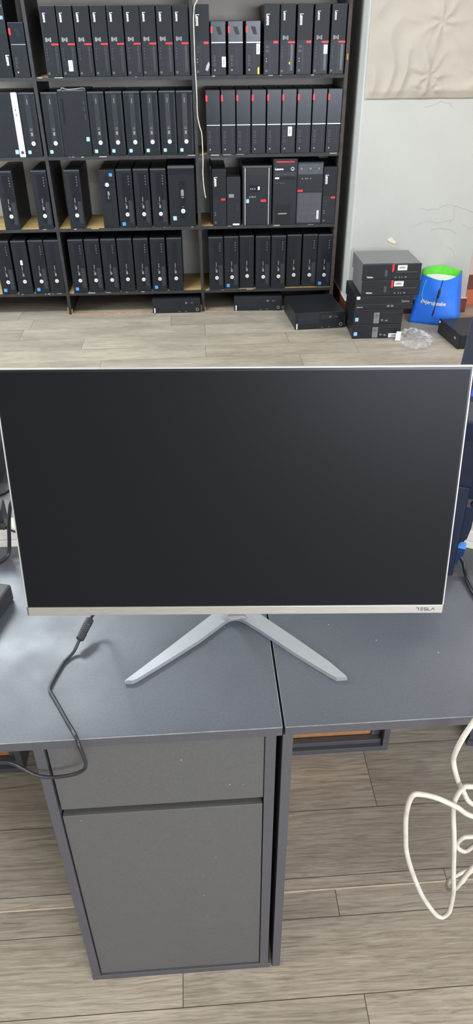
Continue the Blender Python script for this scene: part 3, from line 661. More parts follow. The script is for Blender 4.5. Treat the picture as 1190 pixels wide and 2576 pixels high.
t = copy_tree(dl); t.location = (.903, 4.148, .0905); t.rotation_euler = (0, 0, -.012); tag(t, 'second lowest black computer of the stack by the white wall', 'computer')
s = stick(dl, 'offw', .222, .006, .060, .026); part(s, 'barcode', 'ink', (.24, .27, .018, .024), (.235, .272, .011, .014), y=(-.0019, 0))
t = new_pc(); bm = B(); box(bm, .002, .345, .014, .33, .0, .080, .003); obj('case', bm, M['black'], t); bm = B(); box(bm, 0, .347, 0, .014, .0, .080, .003); f = obj('front_panel', bm, M['blackf'], t)
bm = B(); box(bm, .0, .347, -.004, .002, .0, .034, .003); obj('lower_lip', bm, M['blackf'], f); vtext(t, 'ThinkCentre', .275, .042, .014, rot=0, mat='lgrey', fit=.050, bold=.0003, name='model_lettering'); vtext(t, 'lenovo', .010, .014, .012, rot=0, mat='lgrey', fit=.036, bold=.0006, y=-.0046, name='maker_lettering')
part(t, 'port', 'ink', (.19, .206, .016, .026), (.214, .228, .016, .026), y=(-.005, 0), r=.002); stick(t, 'offw', .006, .062, .020, .017).location.y = -.0005
bm = B(); box(bm, .3472, .3482, .03, .07, .05, .075); s = obj('sticker', bm, M['offw'], t); s['label'] = 'white side sticker'
t.location = (.906, 4.147, .1810); tag(t, 'middle black computer of the stack by the white wall, protruding right', 'computer')
def tc():
    t = new_pc(); W, H, D = .344, .092, .30
    bm = B(); box(bm, .002, W-.002, .014, D, .0, H-.001, .002); obj('case', bm, M['steel'], t)
    bm = B(); box(bm, 0, W, 0, .014, .0, H-.001, .003); f = obj('front_panel', bm, M['blackf'], t)
    bm = B()
    for i in range(36): box(bm, .006+i*.0048, .0085+i*.0048, .004, .016, H-.0012, H+.0004)
    obj('vent_teeth', bm, M['greyp'], f)
    bm = B(); prism_xz(bm, [(.171, .090), (.183, .090), (.183, .052), (.177, .044), (.171, .050)], -.002, .001); obj('red_tab', bm, M['red'], t)
    part(t, 'slot', 'greyp', (.195, .325, .042, .046), y=(-.0016, 0), r=.002); part(t, 'seam', 'dark', (.1695, .1708, .004, .088))
    vtext(t, 'ThinkCentre', .026, .014, .013, rot=0, mat='offw', fit=.036, bold=.0004, name='model_lettering')
    part(t, 'printed_mark', 'greyp', (.130, .146, .020, .056), r=.003); part(t, 'port', 'ink', (.192, .202, .012, .018), (.218, .222, .010, .020), (.232, .236, .010, .020), (.248, .262, .012, .018), r=.001)
    return t
t = tc(); t1_ = t; t.location = (.938, 4.151, .2615); t.rotation_euler = (0, 0, .0); tag(t, 'computer with red tab just below the stack top by white wall', 'computer')
u = copy_tree(t1_); u.location = (.934, 4.149, .3535); u.rotation_euler = (0, 0, .015); tag(u, 'topmost computer with red tab and grey lid on the stack', 'computer')
for o, x in ((t1_, .188), (u, .203)):
    s = stick(o, 'offw', x, .054, .056, .030); part(s, 'barcode', 'ink', (x+.010, x+.044, .066, .072), (x+.016, x+.038, .0745, .076), y=(-.0019, 0))

# flat dark computer at the right edge
t = thing('desktop_computer', (1.497, 3.935, 0), math.radians(7.5), 'flat dark computer on the floor in front of the blue bag', 'computer', FG)
bm = B(); box(bm, .004, .34, .0, .285, .006, .088, .006, 3); obj('case', bm, M['blackf'], t)
bm = B(); box(bm, -.008, .006, .0, .285, .002, .092, .005, 3); f = obj('front_panel', bm, M['black'], t)
bm = B(); box(bm, -.0092, -.007, .035, .060, .050, .062); obj('printed_mark', bm, M['ink'], t); bm = B(); box(bm, -.0092, -.007, .262, .276, .070, .082); s = obj('sticker', bm, M['offw'], t)

# ------------------------------------------------------------------ blue shopping bag
bagT = thing('paper_bag', (1.49, 4.43, 0), 0, 'blue shopping bag with green lining standing on the floor', 'bag')
Ab, Bb, Cb, Db = Vector((1.322, 4.423, 0)), Vector((1.600, 4.300, 0)), Vector((1.662, 4.435, 0)), Vector((1.39, 4.560, 0))
At, Bt, Ct, Dt = Vector((1.378, 4.440, .298)), Vector((1.596, 4.425, .285)), Vector((1.648, 4.500, .298)), Vector((1.425, 4.575, .296))
def front(u, w):
    b = Ab.lerp(Bb, u); t = At.lerp(Bt, u)+Vector((.0, -.050*math.sin(PI*u)**1.0, -.018*math.sin(PI*u)))
    p = b.lerp(t, w); p.y -= .006*math.sin(PI*w)*noise.noise(Vector((u*3, w*3, 2))); return p
def side(P0, P1, Q0, Q1, bow):
    def f(u, w):
        b = P0.lerp(P1, u); t = Q0.lerp(Q1, u)+bow*math.sin(PI*u); return b.lerp(t, w)
    return f
faces = [front, side(Bb, Cb, Bt, Ct, Vector((.004, 0, .0))), side(Cb, Db, Ct, Dt, Vector((0, .045, .014))), side(Db, Ab, Dt, At, Vector((-.006, 0, 0)))]
def bag_mesh(inset, zmin=0):
    bm = B(); nu, nw = 14, 16; cols = []
    cen = Vector((1.50, 4.46, 0))
    for f in faces:
        for i in range(nu):
            col = []
            for j in range(nw+1):
                w = zmin+(1-zmin)*j/nw; p = f(i/nu, w).copy(); c = Vector((cen.x, cen.y, p.z)); d = (p-c); 
                if inset: p = c+d*(1-inset/d.length); p.z += .0008
                col.append(bm.verts.new(p))
            cols.append(col)
    n = len(cols)
    for i in range(n):
        a, b = cols[i], cols[(i+1) % n]
        for j in range(nw): q = bm.faces.new((a[j], b[j], b[j+1], a[j+1])); q.smooth = True
    return bm, cols
bm, cols = bag_mesh(0); bm.faces.new([c[0] for c in reversed(cols)]); obj('bag_body', bm, M['bagb'], bagT, off=bagT.location)
bm, cols = bag_mesh(.003, .55); obj('lining', bm, M['bagg'], bagT, off=bagT.location)
bm = B()
def wrapped_text(bm, s, u0, u1, w0, w1, h):
    tmp = B(); text(tmp, s, 1.0, Matrix.Identity(4), bold=.03, depth=0); xs = [v.co.x for v in tmp.verts]; a, b = min(xs), max(xs)
    for v in tmp.verts:
        tx = (v.co.x-a)/(b-a); u = u0+(u1-u0)*tx; p = front(u, w0+(w1-w0)*tx)
        p2 = front(u, min(1, w0+(w1-w0)*tx+.05)); up = (p2-p).normalized(); v.co = p+up*(v.co.y*h)+Vector((-.35, -.93, .05))*.0016
    me = bpy.data.meshes.new('x'); tmp.to_mesh(me); tmp.free(); bm.from_mesh(me); bpy.data.meshes.remove(me)
wrapped_text(bm, '#vjerujusebe', .13, .72, .455, .44, .034); obj('lettering', bm, M['white'], bagT, off=bagT.location)
bm = B()
def onf(u, w, o=.004): p = front(u, w); return tuple(p+Vector((-.3, -.95, .0))*o)
tube(bm, [onf(.12, .93), onf(.10, .80), onf(.11, .62), onf(.17, .50), onf(.24, .46)], .0018, 6); o = obj('handle_cord', bm, M['teal'], bagT, off=bagT.location); o['label'] = 'thin teal cord'
bm = B(); tube(bm, [onf(.53, 1.02, .006), onf(.52, .90), onf(.50, .80, .006), onf(.485, .62), onf(.48, .5), onf(.475, .35), onf(.46, .20)], .0022, 6); tube(bm, [onf(.505, .80, .006), onf(.50, .70, .006), onf(.492, .62, .006)], .007, 8); tube(bm, [onf(.475, .35, .005), onf(.46, .22, .005)], .0042, 6)
o = obj('handle_cord', bm, M['rubber'], bagT, off=bagT.location); o['label'] = 'black cord with knots'
bm = B(); pts = [faces[0](.08+.84*i/8, .86) for i in range(9)]+[faces[2](.05+.9*i/8, .86) for i in range(9)]
cen = Vector((1.50, 4.46, .25)); prism(bm, [((p-cen)*.9+cen)[:2] for p in pts], .19, .262, .004); tag(obj('paper_bundle', bm, M['white']), 'white paper bundle inside the blue bag', 'paper')

# crumpled clear plastic on the floor
bm = B(); bmesh.ops.create_icosphere(bm, subdivisions=5, radius=1)
for v in bm.verts:
    n = v.co.copy(); d = 1+.35*(1-abs(noise.noise(n*3.0)*2))*.8+.25*noise.noise(n*7)+.10*noise.noise(n*16)
    v.co = Vector((n.x*.085*d, n.y*.105*d, max(-.001, n.z*.033*d+.028)))
pb = obj('plastic_bag', bm, M['clear'], smooth=False); pb.location = (1.262, 4.060, .0015); tag(pb, 'crumpled clear plastic bag on the floor at foot of the stack', 'plastic bag')
bm = B(); prism_xz(bm, [(-.018, 0), (.012, .0), (.018, .05), (-.008, .055)], -.001, .001); lb = obj('white_tag', bm, M['whitep'], pb); lb.location = (-.088, .03, .004); lb.rotation_euler = (-.35, 0, 0)

# white cord hanging at the centre upright
bm = B(); tube(bm, [(.03, 4.712, 1.93), (.033, 4.71, 1.74), (.020, 4.704, 1.695), (.009, 4.70, 1.678), (.0025, 4.70, 1.62), (.002, 4.70, 1.563), (.0015, 4.70, 1.47), (.002, 4.70, 1.396), (.004, 4.70, 1.339), (.006, 4.70, 1.25), (.006, 4.70, 1.162), (.018, 4.70, 1.10), (.028, 4.70, 1.059), (.030, 4.70, .932), (.027, 4.70, .86), (.029, 4.70, .80), (.033, 4.703, .755), (.040, 4.706, .715)], .0031, 8)
tag(obj('white_cord', bm, M['cablew'], smooth=True), 'white cord hanging down along the centre upright of the shelves', 'cord')

# ------------------------------------------------------------------ desks
ZT, TT = .75, .018
def dthing(name, u, v, label, cat, group=None): return thing(name, dk(u, v, 0), DD, label, cat, group)
def dbox(t, u, v, name, mat, x0, x1, y0, y1, z0, z1, bev=.0006):
    bm = B(); box(bm, x0-u, x1-u, y0-v, y1-v, z0, z1, bev, 1); return obj(name, bm, M[mat], t)
def edge_hl(t, u, v, x0, x1): return None
DG = 'anthracite desks pushed together'
t = dthing('desk', -.5, .25, 'dark grey desk on the left under the monitor and black cable', 'desk', DG)
dbox(t, -.5, .25, 'tabletop', 'desk', -1.15, .0945, .0, .5015, ZT-TT, ZT)
dbox(t, -.5, .25, 'leg', 'deskf', -1.14, -1.10, .02, .06, 0, ZT-TT); dbox(t, -.5, .25, 'leg', 'deskf', -1.14, -1.10, .44, .48, 0, ZT-TT); dbox(t, -.5, .25, 'front_edge', 'deskd', -1.15, .0943, -.0006, .0004, ZT-TT+.0003, ZT-.0004, 0)
e_ = dbox(t, -.5, .25, 'worn_arris', 'arris', -1.15, .0944, -.0008, .0003, ZT-.0005, ZT+.0002, 0); dbox(t, -.5, .25, 'worn_arris', 'arris', .0939, .0947, .0003, .50, ZT-.0006, ZT+.0001, 0)
t = dthing('desk', .7, .25, 'dark grey desk on the right with open floor space beneath', 'desk', DG)
dbox(t, .7, .25, 'tabletop', 'desk', .0985, 1.3, .0, .5015, ZT-TT, ZT); dbox(t, .7, .25, 'front_edge', 'deskd', .0987, 1.3, -.0006, .0004, ZT-TT+.0003, ZT-.0004, 0)
dbox(t, .7, .25, 'leg_panel', 'deskd', .0955, .1112, .0004, .5, 0, ZT-TT); dbox(t, .7, .25, 'leg_panel', 'deskd', 1.28, 1.296, .0004, .5, 0, ZT-TT)
dbox(t, .7, .25, 'worn_arris', 'arris', .0986, 1.3, -.0008, .0003, ZT-.0005, ZT+.0002, 0); dbox(t, .7, .25, 'worn_arris', 'arris', .0983, .0990, .0003, .50, ZT-.0006, ZT+.0001, 0)
t = dthing('desk', -.6, .8, 'far dark grey desk behind the left one carrying a power strip', 'desk', DG)
dbox(t, -.6, .8, 'tabletop', 'desk', -1.15, .0945, .5035, 1.105, ZT-TT, ZT); dbox(t, -.6, .8, 'leg', 'deskf', -1.14, -1.10, .53, .57, 0, ZT-TT); dbox(t, -.6, .8, 'leg', 'deskf', -1.14, -1.10, 1.04, 1.08, 0, ZT-TT); dbox(t, -.6, .8, 'leg_panel', 'deskf', .0615, .0775, .53, 1.1, 0, ZT-TT)
t = dthing('desk', .7, .8, 'far dark grey desk behind the right one carrying a laptop', 'desk', DG)
dbox(t, .7, .8, 'tabletop', 'desk', .0985, 1.3, .5035, 1.105, ZT-TT, ZT); dbox(t, .7, .8, 'leg_panel', 'deskf', 1.28, 1.296, .51, 1.1, 0, ZT-TT); dbox(t, .7, .8, 'leg_panel', 'deskf', .0796, .0936, .53, 1.1, 0, ZT-TT)
# worn pale edges along the front arris
# storage cabinet under the front desk
u0, u1 = -.2686, .0905
t = dthing('storage_cabinet', u0, 0, 'dark grey cabinet with one drawer and door under the desk', 'cabinet')
def cb(name, mat, *a, bev=.0006, par=None): return dbox(par or t, u0, 0, name, mat, *a, bev)
zc = ZT-TT-.0004
cb('side_panel', 'deskd', u0+.0012, u0+.0168, .0006, .455, .0166, zc); cb('side_panel', 'deskd', u1-.0208, u1-.0042, .0006, .455, .0166, zc)
cb('base_panel', 'deskd', u0, u1, -.0004, .455, 0, .0162); cb('back_panel', 'mdf', u0+.017, u1-.021, .440, .444, .017, zc); cb('inner_shelf', 'deskd', u0+.0172, u1-.0212, .030, .44, .575, .590)
d = cb('drawer', 'deskf', u0+.0205, u1-.0216, .003, .019, .5785, zc-.001); d = cb('door', 'deskf', u0+.0192, u1-.0222, .003, .019, .0195, .5605)
# cabinets of the opposite desks seen from their backs
def backcab(x0, x1, label, v0=.503):
    t = dthing('storage_cabinet', x0, v0, label, 'cabinet', 'cabinets seen from behind under the far desks')
    for a in ((x0, x0+.016), (x1-.016, x1)): dbox(t, x0, v0, 'side_panel', 'deskd', a[0], a[1], v0, v0+.45, .0165, zc)
    dbox(t, x0, v0, 'base_panel', 'deskd', x0, x1, v0-.0005, v0+.455, 0, .016); dbox(t, x0, v0, 'back_rail', 'deskd', x0+.0162, x1-.0162, v0+.012, v0+.030, .0165, .030)
    dbox(t, x0, v0, 'back_panel', 'mdf', x0+.0162, x1-.0162, v0+.034, v0+.038, .0165, zc); dbox(t, x0, v0, 'stile', 'deskd', x1-.040, x1-.0162, v0+.028, v0+.0335, .0305, zc)
    return t
backcab(.098, .457, 'open-backed cabinet with brown hardboard seen under the right desk'); backcab(-.852, -.493, 'open-backed cabinet with brown hardboard under the desk at left edge')
t = thing('storage_cabinet', (.667, 1.185, 0), -.35, 'dark cabinet corner at the right picture edge under the desk', 'cabinet')
bm = B(); box(bm, 0, .35, 0, .40, .02, zc, .001); obj('body', bm, M['deskd'], t); bm = B(); box(bm, -.003, .353, -.004, .40, 0, .0195, .001); obj('plinth', bm, M['deskd'], t)

# ------------------------------------------------------------------ the monitor
MW, MX, MY, MZ, MT, MYAW = .613, .0317, .7803, .8735, .1858, -.0478
R = Matrix.Translation((MX, MY, MZ)) @ Matrix.Rotation(MYAW, 4, 'Z') @ Matrix.Rotation(-MT, 4, 'X')
mon = thing('computer_monitor', (.045, .905, .75), 0, 'large silver framed monitor with black screen on a V-shaped stand', 'monitor')
def mobj(name, bm, mat, par=mon, smooth=False):
    bmesh.ops.transform(bm, matrix=R, verts=bm.verts); o = obj(name, bm, mat, par if par else mon, smooth, off=mon.location); return o
w = MW/2; HM = .3655
bm = B(); box(bm, -w, w, .0012, .0065, .0003, HM, .001); mobj('housing', bm, M['frame'])
bm = B(); box(bm, -.20, .20, .0065, .038, .03, .26, .012, 3); mobj('rear_cover', bm, M['whitep'])
bm = B()
box(bm, -w, -w+.0018, -.0004, .0014, .0138, HM, .0003); box(bm, w-.0018, w, -.0004, .0014, .0138, HM, .0003); box(bm, -w, w, -.0004, .0014, HM-.0014, HM+.0003, .0003); mobj('frame', bm, M['frame'])
bm = B(); box(bm, -w+.0017, w-.0017, .0004, .0022, .0130, HM-.0012); mobj('bezel', bm, M['bezel'])
bm = B(); box(bm, -w+.0034, w-.0034, .0001, .0020, .0145, HM-.005); sc = mobj('screen', bm, M['screen'])
bm = B(); box(bm, -w+.0018, w-.0012, -.0012, .0030, .0, .0136, .0007, 2); chin = mobj('chin_bar', bm, M['brushed']); chin['label'] = 'brushed silver lower bar'
bm = B(); box(bm, -w+.0004, -w+.0019, .0001, .009, -.0002, .0136); mobj('corner_cap', bm, M['bezel'])
# maker lettering on the chin, drawn from strokes
bm = B(); lh = .0042; s = .00085; x = .2665; z0 = .0048
def bar(x0, z0_, x1, z1_, wd=s):
    a, b = Vector((x0, z0_)), Vector((x1, z1_)); d = (b-a).normalized(); n = Vector((-d.y, d.x))*wd/2; prism_xz(bm, [tuple(a+n), tuple(a-n), tuple(b-n), tuple(b+n)], -.00135, -.0008)
W_ = .0046; P_ = .0058
bar(x, z0+lh, x+W_*.9, z0+lh); bar(x+W_*.78, z0+lh, x+W_*.78, z0); x += P_*.98
for k in (0, .5, 1): bar(x+.0004, z0+lh*k, x+W_, z0+lh*k)
x += P_; bar(x+.0002, z0+lh, x+W_, z0+lh); bar(x+.0002, z0+lh, x+.0002, z0+lh*.5); bar(x+.0002, z0+lh*.5, x+W_, z0+lh*.5); bar(x+W_, z0+lh*.5, x+W_, z0); bar(x+.0, z0, x+W_, z0)
x += P_; bar(x+.0002, z0+lh, x+.0002, z0); bar(x+.0, z0, x+W_*.9, z0); x += P_*.92
bar(x, z0, x+W_*.5, z0+lh+.0001); bar(x+W_*.5, z0+lh+.0001, x+W_, z0)
mobj('maker_lettering', bm, M['dark'], chin)
# stand: flat V foot with a flared neck
def P2(a, b, t): return (a[0]+(b[0]-a[0])*t, a[1]+(b[1]-a[1])*t)
bm = B()
arc = [(.0129, .8830), (.0200, .8900), (.0262, .8946), (.0315, .8966), (.0369, .8973), (.0420, .8961), (.0475, .8931), (.0545, .8868), (.0620, .8790)]
outline = [(-.1408, .7650), (-.1290, .7640), (-.1221, .7679), (-.0739, .8061), (-.026, .8455)]+arc+[(.0775, .8637), (.1289, .8085), (.1801, .7582), (.1870, .7528), (.2039, .7530), (.2015, .7590), (.1807, .7872), (.136, .8400), (.0752, .9085), (.060, .925), (.016, .925), (.002, .9124), (-.0743, .8330), (-.1390, .7685)]
vb = [bm.verts.new((p[0], p[1], .7504)) for p in outline]
def htop(p):
    d = math.hypot(p[0]-.036, p[1]-.905); return .7504+.0075
vt = [bm.verts.new((p[0], p[1], htop(p))) for p in outline]; n = len(outline)
tf = bm.faces.new(vt); bm.faces.new(list(reversed(vb)))
for i in range(n): bm.faces.new((vb[i], vb[(i+1) % n], vt[(i+1) % n], vt[i]))
bmesh.ops.bevel(bm, geom=list(tf.edges), offset=.0012, segments=2, affect='EDGES')
st = obj('stand_base', bm, M['silverp'], mon, off=mon.location)
bm = B(); L = []
prof = [(.7572, .0240, .8935, .925), (.7585, .0215, .8945, .925), (.7605, .0185, .8950, .925), (.7620, .0160, .8955, .925), (.7640, .0130, .8958, .925), (.7665, .0104, .8961, .925), (.770, .0082, .8964, .924), (.775, .0066, .8968, .923), (.785, .0060, .898, .921), (.80, .0060, .899, .920), (.88, .0062, .900, .916), (.98, .010, .900, .912)]
for z, hw, ya, yb in prof:
    L.append([bm.verts.new(c) for c in ((.036-hw, ya, z), (.036+hw, ya, z), (.0405+.0, yb, z), (.0315, yb, z))])
for a, b in zip(L, L[1:]):
    for i in range(4): bm.faces.new((a[i], a[(i+1) % 4], b[(i+1) % 4], b[i]))
bm.faces.new(L[0]); bm.faces.new(L[-1])
obj('stand_neck', bm, M['neck'], mon, off=mon.location)
bm = B(); box(bm, .010, .062, .838, .906, .955, .990, .004); obj('stand_hinge', bm, M['silverp'], mon, off=mon.location)

# power cable of the monitor with its ferrite bead
root = thing('power_cable', (-.214, .865, .75), 0, 'black monitor cable with ferrite bead drooping over the desk edge', 'cable')
bm = B(); cp = [(-.150, .846, .935), (-.165, .875, .88), (-.183, .905, .815), (-.194, .902, .789), (-.2060, .8800, .7785), (-.2190, .8500, .7680), (-.2285, .833, .7560), (-.2410, .815, .7532), (-.247, .797, .7531), (-.2545, .768, .7531), (-.2545, .757, .7531), (-.247, .744, .7531), (-.234, .722, .7531), (-.219, .696, .7531), (-.208, .678, .7535), (-.2015, .6655, .7545), (-.1975, .6575, .745), (-.193, .6535, .724), (-.192, .652, .711), (-.1965, .651, .699), (-.212, .651, .690), (-.234, .651, .6855), (-.252, .651, .6865), (-.268, .652, .692), (-.283, .655, .7025), (-.298, .658, .7120), (-.32, .66, .7150), (-.42, .665, .712), (-.6, .67, .70)]
tube(bm, cp, .0027, 10); obj('cable', bm, M['cablek'], root, True, off=root.location)
bm = B(); a, b = Vector((-.2045, .8835, .7805)), Vector((-.2195, .8480, .7675)); d = (b-a).normalized(); prof = [(0, .0045), (.03, .0068), (.30, .0072), (.34, .0064), (.40, .0070), (.43, .0062), (.49, .0070), (.52, .0062), (.58, .0070), (.61, .0062), (.66, .0072), (.95, .0068), (1, .0045)]
nrm = d.cross(Vector((0, 0, 1))).normalized(); bi = d.cross(nrm); rg = []
for tt_, r in prof: rg.append([bm.verts.new(a.lerp(b, tt_)+r*(nrm*math.cos(2*PI*k/16)+bi*math.sin(2*PI*k/16))) for k in range(16)])
for p, q in zip(rg, rg[1:]):
    for k in range(16): bm.faces.new((p[k], p[(k+1) % 16], q[(k+1) % 16], q[k]))
bm.faces.new(rg[0]); bm.faces.new(rg[-1]); obj('ferrite_bead', bm, M['rubber'], root, off=root.location)

# ------------------------------------------------------------------ things at the left of the desk
t = thing('power_adapter', (-.353, .976, .75), math.radians(-14), 'black power brick at the left edge of the desk', 'power adapter')
bm = B(); box(bm, -.065, 0, -.13, 0, .0005, .035, .005, 3); obj('housing', bm, M['rubber'], t)
bm = B(); box(bm, -.055, -.012, -.115, -.020, .0348, .0355); obj('label_plate', bm, M['columnl'], t)
bm = B(); text(bm, 'AC/DC ADAPTER', .006, Matrix.Translation((-.018, -.11, .0357)) @ Matrix.Rotation(PI/2, 4, 'Z'), depth=.0001) if 0 else box(bm, -.050, -.046, -.10, -.04, .0355, .0358); box(bm, -.042, -.039, -.10, -.05, .0355, .0358); obj('printed_mark', bm, M['ink'], t)
t = thing('power_strip', (-.60, 1.15, .75), .015, 'white power strip on the far desk left of the monitor', 'power strip')
def pstrip(t, x0, x1, n):
    bm = B(); box(bm, x0, x1, -.022, .022, .0, .016, .002); obj('lower_housing', bm, M['cream'], t)
    bm = B(); box(bm, x0, x1, -.0222, .0222, .0165, .041, .003, 3); h = obj('upper_housing', bm, M['cream'], t)
    for i in range(n):
        cx = x0+.04+i*(x1-x0-.08)/(max(1, n-1)); bm = B()
        seg = 24; prism(bm, [(cx+.0175*math.cos(2*PI*k/seg), .0175*math.sin(2*PI*k/seg)) for k in range(seg)], .0408, .0416); s = obj('socket', bm, M['whitep'], h)
        bm = B(); prism(bm, [(cx+.014*math.cos(2*PI*k/seg), .014*math.sin(2*PI*k/seg)) for k in range(seg)], .0417, .0419); obj('socket_well', bm, M['cream'], s)
        bm = B()
        for dx in (-.0095, .0095): prism(bm, [(cx+dx+.0024*math.cos(2*PI*k/10), .0024*math.sin(2*PI*k/10)) for k in range(10)], .0420, .0422)
        obj('pin_hole', bm, M['dark'], s)
pstrip(t, -.25, .33, 8)
t = thing('power_plug', (-.412, 1.150, .7916), .1, 'black plug block standing on the left power strip', 'plug')
bm = B(); box(bm, -.030, .016, -.020, .022, .0003, .046, .005, 3); obj('housing', bm, M['rubber'], t); bm = B(); tube(bm, [(.010, -.020, .014), (.018, -.026, .009)], .006, 10, 3); obj('strain_relief', bm, M['rubber'], t)
bm = B(); tube(bm, [(.018, -.026, .009), (.030, -.030, .003), (.055, -.034, -.010), (.09, -.05, -.034), (.13, -.06, -.0385)], .0020, 8); obj('cable', bm, M['cablek'], t, True)
bm = B(); tube(bm, [(-.33, 1.22, .757), (-.345, 1.205, .80), (-.355, 1.16, .86), (-.364, 1.115, .872), (-.372, 1.105, .845), (-.378, 1.103, .815), (-.383, 1.103, .785), (-.387, 1.100, .763), (-.393, 1.093, .7545), (-.405, 1.080, .7540), (-.43, 1.068, .7540), (-.50, 1.06, .7540)], .0036, 10)
tag(obj('thick_cable', bm, M['cablek'], smooth=True), 'thick black cable arching over the left power strip', 'cable')
bm = B(); tube(bm, [(-.70, 1.20, .7535), (-.55, 1.27, .7535), (-.455, 1.320, .7535), (-.438, 1.338, .7535), (-.38, 1.37, .7535)], .0030, 8)
tag(obj('thin_cable', bm, M['cablek'], smooth=True), 'black cable lying in front of the black fabric bag', 'cable')
t = thing('equipment_bag', (-.62, 1.45, .75), 0, 'black fabric equipment bag at left edge of the far desk', 'bag')
bm = B(); box(bm, -.22, .160, -.09, .10, .0006, .076, .020, 4); obj('bag_body', bm, M['fabric'], t)
bm = B()
for i in range(30): box(bm, -.2+i*.0115, -.1955+i*.0115, -.0925, -.0895, .020, .022)
o = obj('stitching', bm, M['lgrey'], t); o['label'] = 'pale dotted stitching'
bm = B(); box(bm, -.20, .145, .105, .16, .0006, .10, .004); o = obj('cardboard_box', bm, M['lgrey']); o.location = (-.62, 1.45, .75); tag(o, 'pale grey box behind the black fabric bag', 'box')

# ------------------------------------------------------------------ things at the right of the desk
YW = math.radians(-24)
t = thing('computer_case', (.442, .994, .75), YW, 'slim dark case with blue video plug right of the monitor', 'computer')
bm = B(); box(bm, -.09, 0, 0, .16, .0005, .195, .002); obj('housing', bm, M['navym'], t); bm = B(); box(bm, -.088, -.002, -.004, .001, .004, .192, .001); obj('front_panel', bm, M['navy'], t)
t = thing('power_plug', (.462, 1.020, .75), YW, 'black power plug with grey cable in side of the slim dark case', 'plug')
bm = B(); prism_xz(bm, [(-.008, .062), (.004, .075), (.0075, .10), (.0075, .132), (.003, .142), (-.008, .142)], -.014, .014); obj('housing', bm, M['navy'], t)
bm = B(); tube(bm, [(.0, .0, .139), (.006, .0, .150), (.020, .0, .165), (.05, .012, .150), (.075, .006, .090), (.090, -.040, .020), (.12, -.075, .0046), (.22, -.12, .0046)], .0042, 8); obj('cable', bm, M['rubber'], t, True)
t = thing('video_plug', (.462, 1.015, .75), YW, 'blue video connector with black cable beside the slim dark case', 'plug')
bm = B(); prism_xz(bm, [(-.012, .012), (-.006, .012), (-.003, .028), (.002, .036), (.003, .050), (-.012, .054)], -.007, .007); obj('housing', bm, M['vga'], t)
bm = B(); box(bm, -.012, .0035, -.0075, .0075, .050, .056, .001); o = obj('collar', bm, M['blue'], t); o['label'] = 'lighter blue collar'
bm = B(); tube(bm, [(-.003, -.002, .030), (.0, -.003, .026), (.006, -.008, .020), (.012, -.020, .0095), (.022, -.045, .0052), (.05, -.09, .0046), (.12, -.14, .0046)], .0042, 8); obj('cable', bm, M['cablek'], t, True)
t = thing('power_strip', (.63, 1.04, .75), YW, 'white power strip on the desk at the right picture edge', 'power strip')
pstrip(t, -.145, .25, 6)
t = thing('desktop_computer', (.44, 1.265, .75), YW, 'dark computer box behind the right power strip', 'computer')
bm = B(); box(bm, .0, .34, 0, .095, .0005, .194, .004); obj('case', bm, M['navy'], t); bm = B(); box(bm, .0, .34, -.002, .002, .008, .014); obj('edge_strip', bm, M['ink'], t)
# laptop on the far desk
LW, LD = .34, .22
hx, hy = .655, 1.70; t = thing('laptop', (hx, hy, .75), math.radians(-30), 'open grey laptop with lit blue screen on the far right desk', 'laptop')
bm = B(); box(bm, 0, LW, -LD, 0, .001, .018, .003); bs = obj('base', bm, M['silverp'], t)
bm = B(); box(bm, .02, LW-.02, -.115, -.020, .0178, .0186); obj('keyboard', bm, M['ink'], bs)
ld = obj('lid', (lambda b: (box(b, 0, LW, -.004, .003, .0, .215, .002), b)[1])(B()), M['navy'], t); ld.location = (0, -.002, .017); ld.rotation_euler = (math.radians(-22), 0, 0)
M['lcd'] = emis('lit_screen', (.02, .30, .85), 1.1); M['lcd2'] = emis('lit_taskbar', (.02, .06, .35), .9)
bm = B(); box(bm, .045, LW-.012, -.0048, -.0036, .045, .195); obj('screen', bm, M['lcd'], ld); bm = B(); box(bm, .045, LW-.012, -.0048, -.0036, .016, .0448); obj('taskbar', bm, M['lcd2'], ld)

# ------------------------------------------------------------------ dangling white cable at the right
bm = B()
path = [(.62, .80, .7545), (.50, .76, .7545), (.42, .715, .7545), (.390, .682, .7565), (.372, .655, .7750), (.357, .640, .770), (.346, .632, .755), (.340, .63, .726), (.341, .63, .705), (.350, .625, .674), (.363, .622, .646), (.383, .62, .614), (.44, .62, .585), (.50, .61, .57), (.52, .604, .555),
 (.46, .602, .575), (.377, .60, .614), (.348, .60, .640), (.315, .60, .665), (.290, .60, .676), (.278, .60, .675), (.274, .60, .655), (.2745, .60, .62), (.280, .60, .575), (.287, .60, .530), (.303, .60, .472), (.330, .60, .395), (.358, .60, .337), (.370, .60, .319), (.379, .60, .316), (.386, .60, .329), (.3865, .60, .350), (.383, .60, .400), (.374, .60, .453), (.361, .605, .546), (.351, .612, .61), (.3485, .612, .640), (.355, .612, .666), (.37, .614, .668), (.44, .622, .64), (.53, .635, .58), (.55, .64, .52),
 (.50, .64, .490), (.45, .64, .494), (.412, .64, .492), (.396, .64, .490), (.389, .64, .473), (.394, .64, .458), (.407, .64, .449), (.420, .642, .461), (.45, .65, .49), (.51, .66, .50), (.54, .65, .475), (.50, .64, .455),
 (.46, .63, .455), (.421, .62, .444), (.407, .615, .428), (.394, .612, .389), (.391, .625, .352), (.40, .65, .335), (.44, .675, .32), (.50, .68, .34), (.52, .66, .40), (.47, .645, .425), (.431, .64, .389), (.422, .64, .368), (.418, .64, .350), (.405, .64, .345)]
tube(bm, path, .0040, 10)
tag(obj('network_cable', bm, M['cablew'], smooth=True), 'dirty white cable dangling in loops off the right desk', 'cable')

